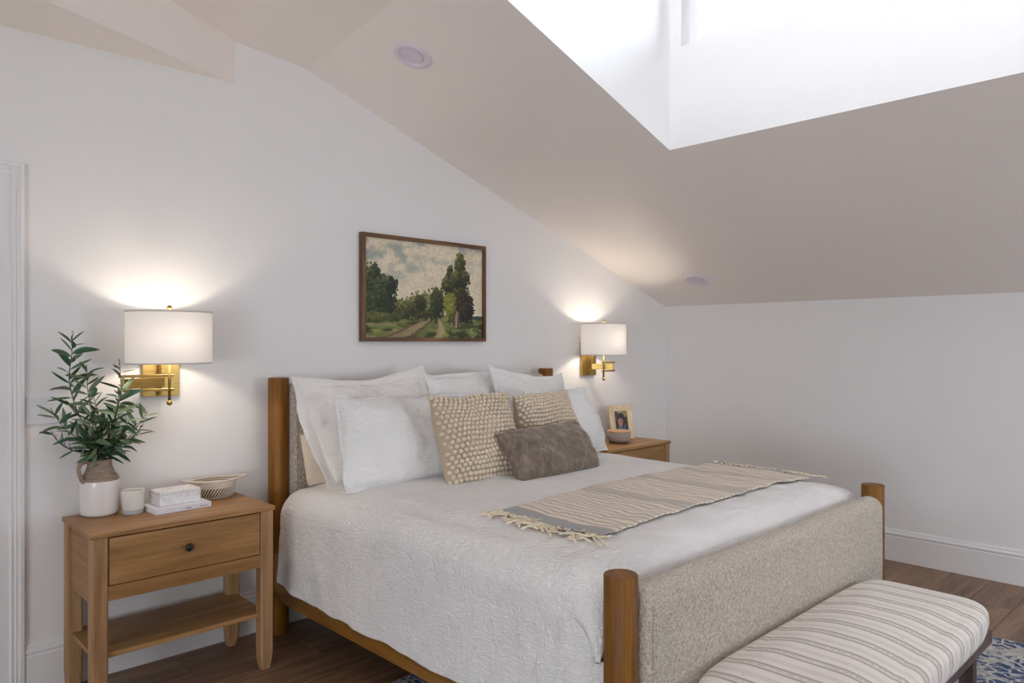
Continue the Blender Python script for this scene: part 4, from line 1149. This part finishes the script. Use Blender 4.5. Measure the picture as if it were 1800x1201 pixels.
for si, (pp, nl, t0, ls) in enumerate(stems):
    off = Vector((lrng.uniform(-.02, .02), lrng.uniform(-.02, .02), 0))
    path = catmull([base+off*.5, mouth+off]+pp)
    b = bmesh.new(); N_ = len(path)
    tube(b, [p-base for p in path], [.0032*(1-.65*i/N_) for i in range(N_)], n=6)
    mobj('stem', b, m_stem, pot, smooth=True)
    tip = path[-1]
    if si in (0, 1, 2, 3):
        b = bmesh.new()
        for k in range(7):
            q = path[-1-k//2]-base+Vector((lrng.uniform(-.003, .003), lrng.uniform(-.003, .003), lrng.uniform(-.006, .006)+(.006 if k < 2 else 0)))
            bmesh.ops.create_icosphere(b, subdivisions=1, radius=.0028, matrix=Matrix.Translation(q))
        mobj('buds', b, m_berry, pot, smooth=True)
    if si == 5 or si == 7:
        for k in range(9):
            i = int(N_*(.45+.055*k)); i = min(i, N_-2); p = path[i]-base
            b = bmesh.new(); d = Vector((-.5 if si == 5 else .4, lrng.uniform(-.5, .3), lrng.uniform(.5, 1.2))).normalized()
            tube(b, [p, p+d*.018, p+d*.03+Vector((.004, 0, .004))], [.0016, .0012, .0016], n=5); mobj('twig', b, m_stem, pot, smooth=True)
    ph0 = lrng.uniform(0, 6)
    for k in range(nl):
        t = t0+(.97-t0)*(k/(nl-1) if nl > 1 else .5); t = max(t, .30)
        i = min(N_-2, int(t*(N_-1))); p = path[i]; tan = (path[i+1]-path[i]).normalized()
        phi = ph0 + k*2.4 + lrng.uniform(-.4, .4)
        side = Vector((cos(phi), sin(phi)*.75, 0)); side = (side - tan*side.dot(tan)).normalized()
        el = lrng.uniform(.35, 1.15)
        d = (side*cos(el*.8)+tan*sin(el*.8)*.9+Vector((0, 0, lrng.uniform(-.25, .12)))).normalized()
        L = ls*lrng.uniform(.72, 1.15)*(1-.28*max(0, t-.8)/.2)
        if p.y+d.y*L > D-.012: d.y = -abs(d.y)*.5; d.normalize()
        o = bpy.data.objects.new('leaf', LEAVES[lrng.randrange(8)]); link(o, pot)
        rt = d.to_track_quat('Y', 'Z').to_matrix().to_4x4()
        o.matrix_local = Matrix.Translation(p-base) @ rt @ Matrix.Rotation(lrng.uniform(-1.0, 1.0), 4, 'Y') @ Matrix.Scale(L, 4)

# ------------------------------------------------------------------ right nightstand goods
fr_ = empty('photo_frame', (4.585, 3.50, NSZ+.001), radians(0), label='small pale wood photo frame leaning back on the right nightstand', cat='photo frame')
def tilt(bm_, ax=radians(-12)):
    bmesh.ops.rotate(bm_, verts=bm_.verts, cent=(0,0,0), matrix=Matrix.Rotation(ax, 3, 'X')); return bm_
fr_.rotation_euler = (0, 0, radians(-20))
fw_, fh_ = .205, .262; bw_ = .046
for q in ((-fw_/2, fw_/2, 0, bw_), (-fw_/2, fw_/2, fh_-bw_, fh_), (-fw_/2, -fw_/2+bw_, bw_, fh_-bw_), (fw_/2-bw_, fw_/2, bw_, fh_-bw_)):
    mobj('frame_side', tilt(B(q[0], q[1], -.008, .008, q[2], q[3], bev=.001)), m_pale_wood, fr_)
mobj('backing', tilt(B(-fw_/2+.01, fw_/2-.01, .002, .0075, .01, fh_-.01)), m_dark, fr_)
b = bmesh.new(); box(b, -.012, .012, .060, .064, .002, .16); mobj('easel_leg', b, m_black, fr_)
# photo print: dark haired person in a blue top
nx, ny = 44, 60; X_, Y_ = np.meshgrid(np.linspace(0, 1, nx), np.linspace(0, 1, ny)); im = np.zeros((ny, nx, 3)); im[:] = (52, 36, 34)
rs = np.random.RandomState(8)
def ell(cx, cy, rx, ry, c):
    mm_ = ((X_-cx)/rx)**2+((Y_-cy)/ry)**2 < 1; im[mm_] = c
ell(.85, .85, .35, .25, (150, 128, 80)); ell(.15, .8, .2, .25, (92, 58, 60)); ell(.45, .97, .22, .07, (150, 156, 150)); ell(.9, .5, .2, .25, (60, 44, 26))
ell(.62, .10, .50, .34, (92, 102, 120)); ell(.95, .05, .2, .35, (34, 34, 48)); ell(.1, .1, .22, .2, (24, 26, 40))
ell(.52, .72, .26, .20, (42, 44, 42)); ell(.60, .50, .22, .20, (54, 40, 40)); ell(.44, .50, .20, .19, (164, 120, 106))
ell(.40, .43, .07, .025, (190, 130, 120)); ell(.36, .53, .035, .02, (50, 34, 34)); ell(.50, .54, .035, .02, (50, 34, 34)); ell(.62, .30, .05, .16, (44, 48, 62))
im = im/255; im = np.where(im <= .04045, im/12.92, ((im+.055)/1.055)**2.4)
iw, ih = fw_-2*bw_, fh_-2*bw_
vs = [(-iw/2+X_[j, i]*iw, -.0015, bw_+Y_[j, i]*ih) for j in range(ny) for i in range(nx)]
fs = [(j*nx+i, j*nx+i+1, (j+1)*nx+i+1, (j+1)*nx+i) for j in range(ny-1) for i in range(nx-1)]
R_ = Matrix.Rotation(radians(-12), 3, 'X')
ph = pyobj('photo_print', [R_ @ Vector(v) for v in vs], fs, None, fr_)
ca = ph.data.color_attributes.new('paint', 'FLOAT_COLOR', 'POINT'); ca.data.foreach_set('color', np.concatenate([im.reshape(-1, 3), np.ones((nx*ny, 1))], 1).ravel())
_m = M('glossy_print'); at = _m.n('Attribute'); at.attribute_name = 'paint'; _m.l(at.outputs['Color'], _m.b.inputs['Base Color']); _m.set(Roughness=.3); ph.data.materials.append(_m.m)
jar = empty('lidded_bowl', (4.40, 3.40, NSZ+.0005), label='grey concrete bowl with a flat wooden lid on the right nightstand', cat='bowl')
b = bmesh.new(); lathe(b, [(.066, 0), (.070, .002), (.072, .010)], n=44); mobj('foot_ring', b, simple('bowl_foot', lin(96,84,80), .8), jar, smooth=True)
b = bmesh.new(); lathe(b, [(.070, .0102), (.080, .024), (.0875, .050), (.0885, .080)], n=44, capt=True); mobj('bowl_body', b, m_concrete, jar, smooth=True)
b = bmesh.new(); lathe(b, [(.086, .0805), (.0895, .082), (.0895, .090), (.087, .092)], n=44, capt=True); mobj('lid', b, m_lid_wood, jar)

# ------------------------------------------------------------------ bench
bn = empty('bench', (0, 0, 0), label='upholstered bench in striped cream and grey cloth on dark walnut legs', cat='bench')
bx0, bx1, by0, by1, bz0, bz1 = 2.00, 3.492, .775, 1.298, .335, .485
def cushion():
    NX, NY = 90, 44; vs = []; fs = []
    cx, cy = (bx0+bx1)/2, (by0+by1)/2; hx, hy = (bx1-bx0)/2, (by1-by0)/2
    K = 14
    # rings from bottom edge up around and over the top
    def outline(a, kx, ky):
        e = 7.0
        ca_, sa_ = cos(a), sin(a); return (cx+kx*math.copysign(abs(ca_)**(2/e), ca_), cy+ky*math.copysign(abs(sa_)**(2/e), sa_))
    NA = 240; rings_ = []
    prof_ = [(-.006, bz0), (.0, bz0+.02), (.006, bz0+.05), (.004, bz0+.075)]
    for i in range(1, 13):
        a = (pi/2)*i/12; prof_.append((.004-.060*(1-cos(a)), bz0+.075+.040*sin(a)))
    z_t = prof_[-1][1]
    for ins, z in prof_:
        rings_.append([outline(2*pi*k/NA, hx+ins, hy+ins)+(z,) for k in range(NA)])
    for s in [x/14 for x in range(1, 15)]:
        kk = 1-s
        crown = .034*(1-(1-s)**2.2)
        rings_.append([outline(2*pi*k/NA, (hx-.056)*kk+.0005, (hy-.056)*kk+.0005)+(z_t+crown,) for k in range(NA)])
    for r_ in rings_: vs += r_
    for j in range(len(rings_)-1):
        for k in range(NA): fs.append((j*NA+k, j*NA+(k+1) % NA, (j+1)*NA+(k+1) % NA, (j+1)*NA+k))
    fs.append(tuple(range(NA))[::-1]); fs.append(tuple((len(rings_)-1)*NA+k for k in range(NA)))
    return pyobj('cushion', vs, fs, m_bench, bn)
cushion()
mobj('apron', B(bx0+.02, bx1-.02, by0+.018, by0+.043, .285, .334, bev=.001), m_walnut_x, bn)
mobj('apron', B(bx0+.02, bx1-.02, by1-.043, by1-.018, .285, .334, bev=.001), m_walnut_x, bn)
mobj('apron', B(bx0+.02, bx0+.045, by0+.043, by1-.043, .285, .334), m_walnut_z, bn)
mobj('apron', B(bx1-.045, bx1-.02, by0+.043, by1-.043, .285, .334), m_walnut_z, bn)
for x in (bx0+.17, bx1-.225):
    for y in (by0+.035, by1-.085):
        mobj('leg', B(x, x+.05, y, y+.05, .0115, .2845, bev=.001), m_walnut_z, bn)
    mobj('stretcher', B(x+.008, x+.042, by0+.085, by1-.085, .10, .14), m_walnut_z, bn)
mobj('stretcher', B(bx0+.22, bx1-.225, (by0+by1)/2-.018, (by0+by1)/2+.018, .105, .14), m_walnut_x, bn)
